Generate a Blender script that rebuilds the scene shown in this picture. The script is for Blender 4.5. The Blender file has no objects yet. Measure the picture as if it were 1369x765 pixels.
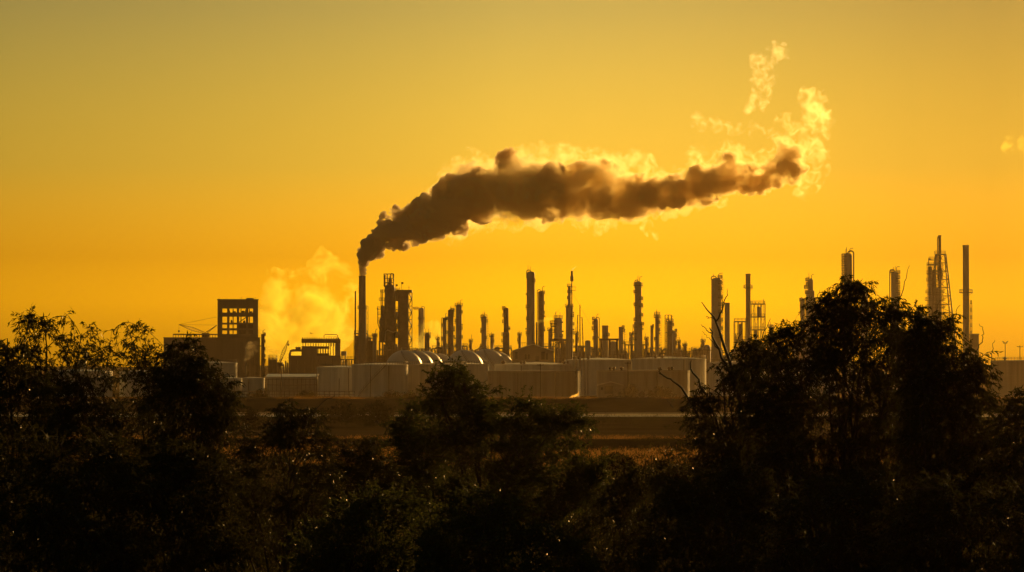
import bpy, math, random
import numpy as np
from mathutils import Vector, noise
random.seed(7); rng = np.random.default_rng(7)
S = bpy.context.scene; COL = S.collection
HAZE_D, HAZE_C, SUN_C = 3.0e-5, (1.0, .72, .35), (1.0, .54, .14)
TINT, SKY, EXPO = (1.0, .62, .16), .094, 0.0
SKY_EL = [(0,(1.8,2.5,.03)),(1.3,(1.52,2.12,.07)),(2.1,(.98,1.32,.25)),(3.7,(.60,1.0,1.25)),(6.5,(.335,.61,1.5)),(12,(.25,.5,1.3)),(30,(.21,.42,1.3))]
SKY_AZ = [(-180,.60),(-90,.58),(-40,.7),(-9,1.04),(0,1.0),(2,.88),(7.5,.43),(9,.36),(23,.30),(60,.30),(180,.60)]
PI = math.pi

# ---------------------------------------------------------------- camera maths (photo pixels -> metres at a given distance)
W0, H0, HF = 1369.0, 765.0, math.radians(18.0)
F = W0/2/math.tan(HF/2)
CAMZ, HORIZ = 8.0, 503.0
TH = math.atan((HORIZ-H0/2)/F)
def P(px, py, Y):
    a = (px-W0/2)/F; b = (H0/2-py)/F
    dy = math.cos(TH)-b*math.sin(TH); dz = math.sin(TH)+b*math.cos(TH)
    t = Y/dy
    return (a*t, Y, CAMZ+dz*t)
def X(px, Y): return P(px, HORIZ, Y)[0]
def Z(py, Y): return P(W0/2, py, Y)[2]
def U(Y): return Y/F
def gz(y):                                             # height of the ground sheet: a low bank near the camera
    pts = ((-400,6.3),(12,6.3),(50,3.0),(90,1.5),(200,0.0),(5000,0.0))
    for (a, za), (b, zb) in zip(pts, pts[1:]):
        if y <= b:
            t = max(0, (y-a)/(b-a)); t = t*t*(3-2*t); return za+(zb-za)*t
    return 0.0

# ---------------------------------------------------------------- materials
def newmat(name):
    m = bpy.data.materials.new(name); m.use_nodes = True
    return m, m.node_tree, m.node_tree.nodes['Principled BSDF']
def ramp(nt, fac, stops):
    r = nt.nodes.new('ShaderNodeValToRGB'); e = r.color_ramp.elements
    while len(e) < len(stops): e.new(0.5)
    for el, (p, c) in zip(e, stops): el.position = p; el.color = (*c, 1)
    nt.links.new(fac, r.inputs[0]); return r.outputs[0]
def mat(name, c0, c1, scale=0.4, rough=0.6, metal=0.0, stretch=(1,1,1), bump=0.0, spec=0.5, detail=6):
    m, nt, b = newmat(name)
    tc = nt.nodes.new('ShaderNodeTexCoord'); mp = nt.nodes.new('ShaderNodeMapping')
    mp.inputs['Scale'].default_value = stretch
    nt.links.new(tc.outputs['Object'], mp.inputs[0])
    n = nt.nodes.new('ShaderNodeTexNoise'); n.inputs['Scale'].default_value = scale; n.inputs['Detail'].default_value = detail
    n.inputs['Roughness'].default_value = 0.65
    nt.links.new(mp.outputs[0], n.inputs['Vector'])
    nt.links.new(ramp(nt, n.outputs[0], [(0.3, c0), (0.7, c1)]), b.inputs['Base Color'])
    b.inputs['Roughness'].default_value = rough; b.inputs['Metallic'].default_value = metal
    b.inputs['Specular IOR Level'].default_value = spec
    if bump:
        bp = nt.nodes.new('ShaderNodeBump'); bp.inputs['Strength'].default_value = bump; bp.inputs['Distance'].default_value = 0.1
        nt.links.new(n.outputs[0], bp.inputs['Height']); nt.links.new(bp.outputs[0], b.inputs['Normal'])
    return m
M = {}
M['steel']  = mat('weathered_steel', (.10,.085,.07), (.20,.17,.14), .5, .6)
M['shell']  = mat('column_shell_paint', (.20,.18,.15), (.36,.33,.29), .35, .55, stretch=(1,1,.25))
M['shell2'] = mat('insulated_shell_cladding', (.30,.28,.25), (.45,.43,.39), .3, .5, stretch=(1,1,.3))
M['dark']   = mat('sooty_steel', (.05,.042,.035), (.12,.10,.08), .5, .65)
M['conc']   = mat('stack_concrete', (.16,.14,.12), (.28,.25,.21), .25, .8, stretch=(1,1,.15), bump=.2)
M['clad']   = mat('building_cladding', (.13,.11,.09), (.20,.175,.14), .15, .75, stretch=(1,1,.1))
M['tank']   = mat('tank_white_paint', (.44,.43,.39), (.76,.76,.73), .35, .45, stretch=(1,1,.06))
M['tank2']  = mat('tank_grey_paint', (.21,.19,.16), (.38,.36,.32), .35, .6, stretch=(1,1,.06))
M['ball']   = mat('sphere_tank_paint', (.50,.50,.47), (.66,.66,.63), .12, .4)
M['roofm']  = mat('light_metal_roof', (.50,.48,.44), (.66,.64,.60), .3, .4)
M['glass']  = mat('dark_window_glass', (.02,.02,.02), (.04,.04,.04), .5, .15)
M['wood']   = mat('pole_timber', (.06,.045,.03), (.12,.09,.06), 2, .8, stretch=(1,1,.1))
M['bark']   = mat('twig_bark', (.020,.015,.010), (.05,.038,.025), 6, .8)
M['soil']   = mat('scrubland_soil', (.018,.014,.008), (.05,.038,.020), .05, .95, spec=0, detail=10)
M['levee']  = mat('grassed_levee', (.035,.028,.015), (.08,.062,.032), .12, .95, spec=0, detail=10, stretch=(1,2,2))
M['sand']   = mat('pale_track_sand', (.10,.085,.06), (.16,.135,.10), .15, .9, spec=0)
M['bank']  = mat('pale_salt_bank', (.30,.26,.19), (.46,.40,.31), .12, .9, spec=0)
M['mud']    = mat('dry_mudflat', (.03,.024,.015), (.05,.04,.026), .06, .9, spec=0, stretch=(.3,1,1))
M['hill']   = mat('far_scrub', (.02,.018,.01), (.05,.042,.02), .02, .95, spec=0)
def leafmat(name, c0, c1, trans, tw, rough=.42, spec=.5):
    m = mat(name, c0, c1, 1.7, rough, spec=spec, detail=2); nt = m.node_tree
    b = nt.nodes['Principled BSDF']; o = nt.nodes['Material Output']
    if spec > 0:                                               # only a few leaves are glossy enough to glint
        tcn = nt.nodes.new('ShaderNodeTexCoord'); gn = nt.nodes.new('ShaderNodeTexNoise'); gn.inputs['Scale'].default_value = 7; gn.inputs['Detail'].default_value = 1; nt.links.new(tcn.outputs['Object'], gn.inputs['Vector'])
        rr_ = ramp(nt, gn.outputs[0], [(.63, (0,0,0)), (.67, (spec,)*3)]); nt.links.new(rr_, b.inputs['Specular IOR Level'])
    t = nt.nodes.new('ShaderNodeBsdfTranslucent'); t.inputs[0].default_value = (*trans, 1)
    mx = nt.nodes.new('ShaderNodeMixShader'); mx.inputs[0].default_value = tw
    nt.links.new(b.outputs[0], mx.inputs[1]); nt.links.new(t.outputs[0], mx.inputs[2]); nt.links.new(mx.outputs[0], o.inputs[0])
    return m
M['leaf']  = leafmat('dark_narrow_leaf', (.035,.038,.010), (.06,.062,.018), (.09,.08,.013), .12)
M['leaf2'] = leafmat('small_round_leaf', (.045,.055,.014), (.08,.095,.025), (.11,.12,.022), .22)
M['scrub'] = leafmat('distant_scrub_leaf', (.022,.022,.008), (.042,.04,.014), (.05,.045,.01), .06, .8, 0)
M['grass'] = leafmat('dry_grass_blade', (.14,.09,.03), (.24,.16,.055), (.38,.20,.05), .5, .8, 0)
def watermat():
    m, nt, b = newmat('canal_water')
    b.inputs['Base Color'].default_value = (.02,.022,.02,1); b.inputs['Roughness'].default_value = .38
    n = nt.nodes.new('ShaderNodeTexNoise'); n.inputs['Scale'].default_value = .8; n.inputs['Detail'].default_value = 4
    tc = nt.nodes.new('ShaderNodeTexCoord'); nt.links.new(tc.outputs['Object'], n.inputs['Vector'])
    bp = nt.nodes.new('ShaderNodeBump'); bp.inputs['Strength'].default_value = .15; bp.inputs['Distance'].default_value = .05
    nt.links.new(n.outputs[0], bp.inputs['Height']); nt.links.new(bp.outputs[0], b.inputs['Normal'])
    return m
M['water'] = watermat()
def flamemat(name, col, s):
    m, nt, b = newmat(name)
    n = nt.nodes.new('ShaderNodeTexNoise'); n.inputs['Scale'].default_value = .9
    tc = nt.nodes.new('ShaderNodeTexCoord'); nt.links.new(tc.outputs['Object'], n.inputs['Vector'])
    c = ramp(nt, n.outputs[0], [(.35, tuple(x*.45 for x in col)), (.65, col)])
    nt.links.new(c, b.inputs['Emission Color']); b.inputs['Emission Strength'].default_value = s
    b.inputs['Base Color'].default_value = (.02,.01,.005,1)
    return m
M['flame'] = flamemat('burning_gas', (1,.42,.04), 1.7)
M['lampglow'] = flamemat('lit_lamp', (1,.62,.15), 1.4)
def volmat(name, color, dens, g, absorb=(0,0,0)):
    m = bpy.data.materials.new(name); m.use_nodes = True; nt = m.node_tree; nt.nodes.clear()
    o = nt.nodes.new('ShaderNodeOutputMaterial'); v = nt.nodes.new('ShaderNodeVolumePrincipled')
    v.inputs['Color'].default_value = (*color, 1); v.inputs['Density'].default_value = dens
    v.inputs['Anisotropy'].default_value = g; v.inputs['Absorption Color'].default_value = (*absorb, 1)
    nt.links.new(v.outputs[0], o.inputs['Volume']); return m

# ---------------------------------------------------------------- mesh builder
class MB:
    def __init__(s): s.v = []; s.f = []
    def add(s, v, f):
        b = len(s.v); s.v += [tuple(p) for p in v]; s.f += [tuple(b+i for i in q) for q in f]
    def box(s, c, d):
        x, y, z = c; a, b, e = d[0]/2, d[1]/2, d[2]/2
        s.add([(x+i*a, y+j*b, z+k*e) for k in (-1,1) for j in (-1,1) for i in (-1,1)],
              [(0,2,3,1),(4,5,7,6),(0,1,5,4),(2,6,7,3),(0,4,6,2),(1,3,7,5)])
    def tube(s, pts, r, n=8, r1=None, cap=True):
        pts = [Vector(p) for p in pts]; m = len(pts); b = len(s.v)
        up = Vector((0.13,0.29,1)).normalized()
        for i, p in enumerate(pts):
            t = (pts[min(i+1,m-1)]-pts[max(i-1,0)]).normalized()
            if abs(t.dot(up)) > .98: up = Vector((1,0.11,0.05)).normalized()
            a = t.cross(up).normalized(); c = t.cross(a)
            rr = r if r1 is None else r+(r1-r)*i/(m-1)
            s.v += [tuple(p+a*math.cos(2*PI*k/n)*rr+c*math.sin(2*PI*k/n)*rr) for k in range(n)]
        for i in range(m-1):
            for k in range(n):
                s.f.append((b+i*n+k, b+i*n+(k+1)%n, b+(i+1)*n+(k+1)%n, b+(i+1)*n+k))
        if cap: s.f += [tuple(b+k for k in range(n))[::-1], tuple(b+(m-1)*n+k for k in range(n))]
    def bar(s, a, b, w): s.tube([a, b], w*.7, 4)
    def lathe(s, prof, c=(0,0,0), n=24):
        b = len(s.v); m = len(prof)
        for r, z in prof:
            s.v += [(c[0]+r*math.cos(2*PI*k/n), c[1]+r*math.sin(2*PI*k/n), c[2]+z) for k in range(n)]
        for i in range(m-1):
            for k in range(n):
                s.f.append((b+i*n+k, b+i*n+(k+1)%n, b+(i+1)*n+(k+1)%n, b+(i+1)*n+k))
        s.f += [tuple(b+k for k in range(n))[::-1], tuple(b+(m-1)*n+k for k in range(n))]
    def ball(s, c, r, sz=1.0, n=24, m=14):
        s.lathe([(max(1e-3, r*math.cos(t)), r*sz*math.sin(t)) for t in np.linspace(-PI/2, PI/2, m)], c, n)
    def sector(s, r0, r1, z, th, a0, a1, n=12):
        b = len(s.v)
        for k in range(n+1):
            a = a0+(a1-a0)*k/n; ca, sa = math.cos(a), math.sin(a)
            s.v += [(r0*ca,r0*sa,z),(r1*ca,r1*sa,z),(r1*ca,r1*sa,z+th),(r0*ca,r0*sa,z+th)]
        for k in range(n):
            p = b+4*k; q = p+4
            for i in range(4): s.f.append((p+i, q+i, q+(i+1)%4, p+(i+1)%4))
        s.f += [(b,b+3,b+2,b+1), (b+4*n,b+4*n+1,b+4*n+2,b+4*n+3)]
    def build(s, name, m, parent=None, smooth=False, loc=None):
        me = bpy.data.meshes.new(name); me.from_pydata(s.v, [], s.f); me.update()
        if smooth:
            me.polygons.foreach_set('use_smooth', [len(p.vertices) == 4 for p in me.polygons]); me.set_sharp_from_angle(angle=math.radians(40))
        me.materials.append(m)
        o = bpy.data.objects.new(name, me); COL.objects.link(o)
        if parent: o.parent = parent
        if loc: o.location = loc
        return o
def np_obj(name, V, Q, m, parent=None, loc=None, smooth=False):
    me = bpy.data.meshes.new(name); k = Q.shape[1]
    me.vertices.add(len(V)); me.vertices.foreach_set('co', np.ascontiguousarray(V, np.float32).ravel())
    me.loops.add(Q.size); me.loops.foreach_set('vertex_index', np.ascontiguousarray(Q, np.int32).ravel())
    me.polygons.add(len(Q)); me.polygons.foreach_set('loop_start', np.arange(0, Q.size, k, dtype=np.int32))
    me.update(calc_edges=True)
    if smooth: me.polygons.foreach_set('use_smooth', np.ones(len(Q), bool))
    me.materials.append(m)
    o = bpy.data.objects.new(name, me); COL.objects.link(o)
    if parent: o.parent = parent
    if loc: o.location = loc
    return o
def tag(o, label, cat, group=None, kind=None):
    o['label'] = label; o['category'] = cat
    if group: o['group'] = group
    o['kind'] = kind or 'thing'
    return o
def thing(name, label, cat, loc, group=None):
    o = bpy.data.objects.new(name, None); COL.objects.link(o); o.location = loc; o.empty_display_size = .5
    return tag(o, label, cat, group)
def structure(o): o['kind'] = 'structure'; return o

# ---------------------------------------------------------------- refinery pieces
def rail_arc(mb, r, z, a0, a1, n=8):
    A = [a0+(a1-a0)*k/n for k in range(n+1)]
    for h in (.6, 1.15): mb.tube([(r*math.cos(a), r*math.sin(a), z+h) for a in A], .07, 4)
    for a in A: mb.tube([(r*math.cos(a), r*math.sin(a), z), (r*math.cos(a), r*math.sin(a), z+1.15)], .07, 4)
def platform(root, r, z, side, ext, span=1.3):
    c = {'R':0, 'L':PI, 'F':-PI/2, 'A':0}[side]; sp = PI*.999 if side == 'A' else span
    d = MB(); ext *= 1.2; d.sector(r*.985, r+ext, z, .34, c-sp, c+sp)
    d.bar((r*.97*math.cos(c), r*.97*math.sin(c), z-.9), ((r+ext*.9)*math.cos(c), (r+ext*.9)*math.sin(c), z+.02), .1)
    o = d.build('platform', M['steel'], root)
    q = MB(); rail_arc(q, r+ext-.08, z+.32, c-sp, c+sp, 10); q.build('railing', M['steel'], o)
def ladder(root, x, y, z0, z1, cage=True):
    b = MB()
    for s in (-.25, .25): b.tube([(x, y+s, z0), (x, y+s, z1)], .08, 4)
    z = z0+.3
    while z < z1: b.tube([(x, y-.25, z), (x, y+.25, z)], .03, 4); z += .45
    if cage:
        sx = 1 if x > 0 else -1; z = z0+2.2
        while z < z1:
            b.tube([(x+sx*.8*math.sin(t), y-.38*math.cos(t), z) for t in np.linspace(0, PI, 7)], .06, 4); z += 1.1
        b.tube([(x+sx*.8, y, z0+2.2), (x+sx*.8, y, z1)], .035, 4)
    b.build('ladder', M['steel'], root)
def arcpipe(p0, p1, drop, rise, n=10):
    """gooseneck: up out of p0, over in a half circle to the x of p1, and down to drop"""
    cx = (p0[0]+p1[0])/2; r = abs(p1[0]-p0[0])/2; sg = 1 if p0[0] > p1[0] else -1
    pts = [p0, (p0[0], p0[1], p0[2]+rise)]
    for k in range(1, n):
        t = PI*k/n; pts.append((cx+sg*r*math.cos(t), p0[1]+(p1[1]-p0[1])*k/n, p0[2]+rise+r*.8*math.sin(t)))
    return pts+[(p1[0], p1[1], p0[2]+rise), (p1[0], p1[1], drop)]
ATYP = {}
def column(name, label, cat, xl, xr, top, Y, goose=None, plats=(), lad=None, prof=None, tip='dome', m='shell', group=None,
           nozzles=True, davit=False, rods=0, pipes=(), rings=4, bot=0.0):
    u = U(Y); cx = (xl+xr)/2; r = (xr-xl)/2*u; x0 = X(cx, Y); h = Z(top, Y)
    root = thing(name, label, cat, (x0, Y, bot), group); h -= bot
    zz = lambda py: Z(py, Y)-bot
    b = MB(); p = [(r*1.12, 0), (r*1.12, min(2.5, h*.05)), (r, min(3.2, h*.06))]
    segs = [(q, w*u) for q, w in (prof or [])][::-1]          # prof: (py, half width px) from the top down: width holds below py
    if segs:
        p = [(segs[0][1]*1.08, 0), (segs[0][1]*1.08, 2), (segs[0][1], 2.6)]
        for (q, w), (q2, w2) in zip(segs, segs[1:]+[(None, None)]):
            zq = zz(q)
            if w2 is None: break
            p += [(w, zq-abs(w-w2)*.9), (w2, zq)]
        r = segs[-1][1]
    ht = h-(r*.55 if tip == 'dome' else 0)
    for k in range(1, rings+1):
        zk = ht*(.25+.7*k/(rings+1))
        if zk > p[-1][1]+.5: p += [(r, zk-.15), (r*1.035, zk-.12), (r*1.035, zk+.12), (r, zk+.15)]
    p.append((r, ht))
    if tip == 'dome': p += [(max(.02, r*math.cos(t)), ht+r*.55*math.sin(t)) for t in np.linspace(.25, PI/2, 6)]
    elif tip == 'open': p += [(r*1.06, ht-.01), (r*1.06, ht+.25), (r*.84, ht+.25), (r*.84, ht-4)]
    b.lathe(p, n=26); b.build('shell', M[m], root, smooth=True)
    for (py, side, ext) in plats:
        z = zz(py); rr = r
        for q, w in (prof or []):
            if py >= q: rr = w*u
        platform(root, rr, z, side, ext*u)
    if lad:
        sx = 1 if lad == 'R' else -1; ladder(root, sx*(r+.35), 0.0, .3, h-.5)
    if goose:
        side, drop, off, pr = goose; sx = 1 if side == 'R' else -1
        g = MB(); g.tube(arcpipe((0, 0, h-.25), (sx*(r+off*u), .15*r, 0), max(.4, zz(drop)), .5*u), pr*u, 8)
        g.build('overhead_pipe', M['steel'], root, smooth=True)
    if nozzles:
        for k in range(3):
            z = h*(.35+.22*k+random.uniform(-.05, .05)); a = random.choice((0, PI))+random.uniform(-.5, .5)
            n = MB(); ca, sa = math.cos(a), math.sin(a)
            rz = r
            for q, w in (prof or []):
                if z <= zz(q): rz = w*u
            n.tube([(rz*.9*ca, rz*.9*sa, z), ((rz+.55)*ca, (rz+.55)*sa, z)], .28, 8)
            n.tube([((rz+.45)*ca, (rz+.45)*sa, z), ((rz+.6)*ca, (rz+.6)*sa, z)], .42, 8)
            n.build('nozzle', M['steel'], root)
    if davit:
        d = MB(); d.tube([(r*.5, .2, h-.6), (r*.5, .2, h+1.6), (r*.75, .2, h+2.0), (r*1.3, .2, h+2.0)], .14, 5); d.build('davit', M['steel'], root)
    for k in range(rods):
        d = MB(); xx = random.uniform(-.8, .8)*r; d.tube([(xx, 0, h-r*.5), (xx, 0, h+random.uniform(1.2, 2.8))], .10, 4); d.build('lightning_rod', M['steel'], root)
    for (sx, off, ptop, pr) in pipes:                         # vertical risers strapped to the shell
        g = MB(); xx = sx*(r+off*u); zt = zz(ptop); g.tube([(xx, -.3*r, .3), (xx, -.3*r, zt-.6), (xx-sx*.25*off*u, -.25*r, zt), (sx*r*.8, -.2*r, zt)], pr*u, 7)
        for zb in np.arange(4, zt-2, 6): g.tube([(sx*r*.85, -.25*r, zb), (xx, -.3*r, zb)], .07, 4)
        g.build('riser_pipe', M['steel'], root, smooth=True)
    return root
def auto_plats(top, bot, n, sides, ext=1.8):
    return [(top+(bot-top)*k/max(1, n-1)+random.uniform(-.8, .8), sides[k % len(sides)], ext*random.uniform(.8, 1.15)) for k in range(n)]
def stack(name, label, cat, xl, xr, top, Y, taper=0.0, plats=(), lad=None, m='conc', group=None, bot=0.0):
    u = U(Y); r = (xr-xl)/2*u; h = Z(top, Y)-bot; rb = r*(1+taper)
    root = thing(name, label, cat, (X((xl+xr)/2, Y), Y, bot), group)
    b = MB(); prof = [(rb*1.05, 0), (rb*1.05, 1.5), (rb, 2)]
    for k in range(1, 6):
        z = h*k/6; rr = rb+(r-rb)*k/6; prof += [(rr, z-.15), (rr+.07, z-.1), (rr+.07, z+.1), (rr, z+.15)]
    prof += [(r, h-.8), (r*1.05, h-.7), (r*1.05, h), (r*.82, h), (r*.8, h-5)]
    b.lathe(prof, n=26); b.build('shaft', M[m], root, smooth=True)
    for (py, side, ext) in plats:
        z = Z(py, Y)-bot; platform(root, rb+(r-rb)*z/h, z, side, ext*u)
    if lad: ladder(root, (1 if lad == 'R' else -1)*(rb+.3), 0, .5, h-1)
    return root
def tank(name, label, xc, rad, top, Y, m='tank', group='storage tanks', stair=1, roof=.06, clutter=0, rail=True, stripe=None):
    u = U(Y); r = rad*u; h = Z(top, Y); root = thing(name, label, 'tank', (X(xc, Y), Y, 0), group)
    b = MB(); prof = [(r*1.01, 0), (r*1.01, .15), (r, .3)]
    for k in (1, 2, 3, 4): z = h*k/5; prof += [(r, z-.04), (r+.03, z-.02), (r+.03, z+.02), (r, z+.04)]
    prof += [(r, h-.5), (r+.22, h-.45), (r+.22, h-.3), (r, h-.25), (r, h)]
    b.lathe(prof, n=64); b.build('shell', M[m], root, smooth=True)
    c = MB(); c.lathe([(r+.04, h+.003), (r+.04, h+.1), (r*.5, h+.1+r*roof*.6), (.05, h+.1+r*roof)], n=64); c.build('roof', M['roofm' if m == 'tank' else 'steel'], root, smooth=True)
    if stair:                                                  # spiral stair on the side facing the camera
        s = MB(); n = 26; a0 = -PI/2-stair*.75; pts = []
        for k in range(n+1):
            a = a0+stair*1.0*k/n; z = .2+(h-.2)*k/n; pts.append((a, z))
            s.sector(r+.06, r+.95, z-.06, .1, a-.025, a+.025, 1)
        for rr in (r+.9,):
            s.tube([(rr*math.cos(a), rr*math.sin(a), z-.05) for a, z in pts], .09, 4)
            s.tube([(rr*math.cos(a), rr*math.sin(a), z+1.0) for a, z in pts], .05, 4)
            for a, z in pts[::2]: s.tube([(rr*math.cos(a), rr*math.sin(a), z-.05), (rr*math.cos(a), rr*math.sin(a), z+1.0)], .04, 4)
        s.build('spiral_stair', M['steel'], root)
    if rail: q = MB(); rail_arc(q, r-.15, h+.1, -PI+.4, .6, 30); q.build('roof_railing', M['steel'], root)
    q = MB(); a = -PI/2+.35*(1 if random.random() > .5 else -1); rr = r+.35
    q.tube([(rr*math.cos(a), rr*math.sin(a), .3), (rr*math.cos(a), rr*math.sin(a), h-.5), (r*.97*math.cos(a), r*.97*math.sin(a), h-.4)], .16, 6); q.build('fill_pipe', M['steel'], root)
    for k in range(clutter):
        a = -PI/2+random.uniform(-1.2, 1.2); rr = r*.86; zz = h+.1+r*roof*.14
        v = MB(); v.lathe([(.5,0),(.5,.7),(.75,.75),(.75,1.0),(.4,1.5),(.05,1.55)], (rr*math.cos(a), rr*math.sin(a), zz-.2), 12); v.build('roof_vent', M['dark'], root)
    return root
def sphere_tank(label, xc, topy, rad, Y):
    u = U(Y); r = rad*u; zt = Z(topy, Y); zc = zt-r; root = thing('sphere_tank', label, 'sphere tank', (X(xc, Y), Y, 0), 'white sphere tanks')
    b = MB(); b.ball((0,0,zc), r, n=56, m=32); b.build('shell', M['ball'], root, smooth=True)
    for k in range(8):
        a = 2*PI*k/8+.2; l = MB(); x, y = r*.93*math.cos(a), r*.93*math.sin(a); l.tube([(x,y,0),(x,y,zc+r*.2)], .32, 10); l.build('leg', M['tank2'], root)
    q = MB(); q.lathe([(.9,0),(.9,.15),(.05,.16)], (0,0,zt-.06), 14); rq = .85
    for h in (.6,1.1): q.tube([(rq*math.cos(t), rq*math.sin(t), zt+h) for t in np.linspace(0, 2*PI, 13)], .05, 4)
    for t in np.linspace(0, 2*PI, 9)[:-1]: q.tube([(rq*math.cos(t), rq*math.sin(t), zt), (rq*math.cos(t), rq*math.sin(t), zt+1.1)], .05, 4)
    q.build('top_platform', M['steel'], root)
    s = MB(); n = 24
    A = [(-.35-.9*k/n, k/n) for k in range(n+1)]
    pts = [((r+.35)*math.cos(t*1.35)*math.cos(a-PI*.25), (r+.35)*math.cos(t*1.35)*math.sin(a-PI*.25), zc+(r+.35)*math.sin(t*1.35)) for a, t in A]
    s.tube(pts, .09, 4); s.tube([(x, y, z+1) for x, y, z in pts], .05, 4)
    for a in pts[::2]: s.tube([a, (a[0], a[1], a[2]+1)], .04, 4)
    s.build('stairway', M['steel'], root)
    return root
def frame_mesh(w, d, h, nx, nz, bar=.35, brace=True, x0=0, z0=0):
    b = MB()
    for i in range(nx+1):
        for y in (-d/2, d/2): b.box((x0-w/2+w*i/nx, y, z0+h/2), (bar, bar, h))
    for k in range(1, nz+1):
        z = z0+h*k/nz
        for y in (-d/2, d/2): b.box((x0, y, z-bar*.5+.003), (w+bar*.98, bar*.94, bar*.94))
        for i in range(nx+1): b.box((x0-w/2+w*i/nx, 0, z-bar*.5), (bar*.9, d+.002, bar*.9))
    if brace:
        for k in range(nz):
            for i in range(nx):
                if (i+k) % 2 == 0:
                    x = x0-w/2+w*i/nx; z = z0+h*k/nz
                    b.bar((x, -d/2, z), (x+w/nx, -d/2, z+h/nz), bar*.4)
                    if (i*3+k) % 3: b.bar((x+w/nx, d/2, z), (x, d/2, z+h/nz), bar*.4)
    return b
def deck_rail(root, w, d, z, x0=0, th=.18):
    b = MB(); b.box((x0, 0, z+th/2+.004), (w, d, th)); o = b.build('deck', M['steel'], root)
    q = MB(); c = [(x0-w/2+.05,-d/2+.05),(x0+w/2-.05,-d/2+.05),(x0+w/2-.05,d/2-.05),(x0-w/2+.05,d/2-.05)]
    for hh in (.6, 1.15): q.tube([(x, y, z+th+hh) for x, y in c+c[:1]], .045, 4)
    for (xa, ya), (xb, yb) in zip(c, c[1:]+c[:1]):
        n = max(2, int(math.hypot(xb-xa, yb-ya)/1.6))
        for k in range(n): t = k/n; q.tube([(xa+(xb-xa)*t, ya+(yb-ya)*t, z+th-.02), (xa+(xb-xa)*t, ya+(yb-ya)*t, z+th+1.15)], .04, 4)
    q.build('railing', M['steel'], o)
def process_frame(name, label, xl, xr, top, Y, nx, nz, d=6, fill=6, group=None, m='steel', seed=0, bar=.3, cat='process frame', pmax=.55, decks=True):
    """open steel structure carrying vessels, exchangers and pipes"""
    R = random.Random(seed+int(xl)); u = U(Y); w = (xr-xl)*u; h = Z(top, Y); root = thing(name, label, cat, (X((xl+xr)/2, Y), Y, 0), group)
    frame_mesh(w, d, h, nx, nz, bar).build('steel_frame', M[m], root)
    if decks:
        for k in range(1, nz+1): deck_rail(root, w*1.02, d*1.04, h*k/nz)
    for k in range(fill):
        lv = R.randrange(nz); z0 = h*lv/nz+(.25 if lv else 0); ch = h/nz; x = R.uniform(-.45, .45)*w; y = R.uniform(-.3, .3)*d
        t = R.random(); b = MB()
        if t < .4:
            r = min(ch*.3, 1.4)*R.uniform(.6, 1); L = min(w*.45, 7)*R.uniform(.5, 1); x = max(-w/2+L/2, min(w/2-L/2, x)); zc = z0+r+.5
            b.lathe([(.02, -L/2-r*.5), (r*.6, -L/2-r*.35), (r, -L/2), (r, L/2), (r*.6, L/2+r*.35), (.02, L/2+r*.5)], n=16)
            b.v = [(x+vz, y+vy, zc+vx) for vx, vy, vz in b.v]
            for sx in (-.3, .3): b.box((x+sx*L, y, z0+.35+.1), (.35, r*1.4, .9))
            b.build('exchanger', M['shell'], root, smooth=True)
        elif t < .7:
            r = R.uniform(.5, 1.1); hh = ch*R.uniform(.6, 1.1); b.lathe([(r, 0), (r, hh), (r*.7, hh+r*.35), (.02, hh+r*.5)], (x, y, z0), 16); b.build('vessel', M['shell2' if R.random() < .4 else 'shell'], root, smooth=True)
        else:
            r = R.uniform(.18, .34)*pmax/.55; x2 = R.uniform(-.5, .5)*w; z2 = min(h*1.02, z0+ch*R.uniform(.5, 1.6))
            b.tube([(x, y, z0), (x, y, z2-.5), (x+.5*(1 if x2 > x else -1), y, z2), (x2, y, z2), (x2, y, z0)], r, 7); b.build('pipe', M['steel'], root)
    return root
# ================================================================ the refinery, from left to right
DC = 'distillation columns'
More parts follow.
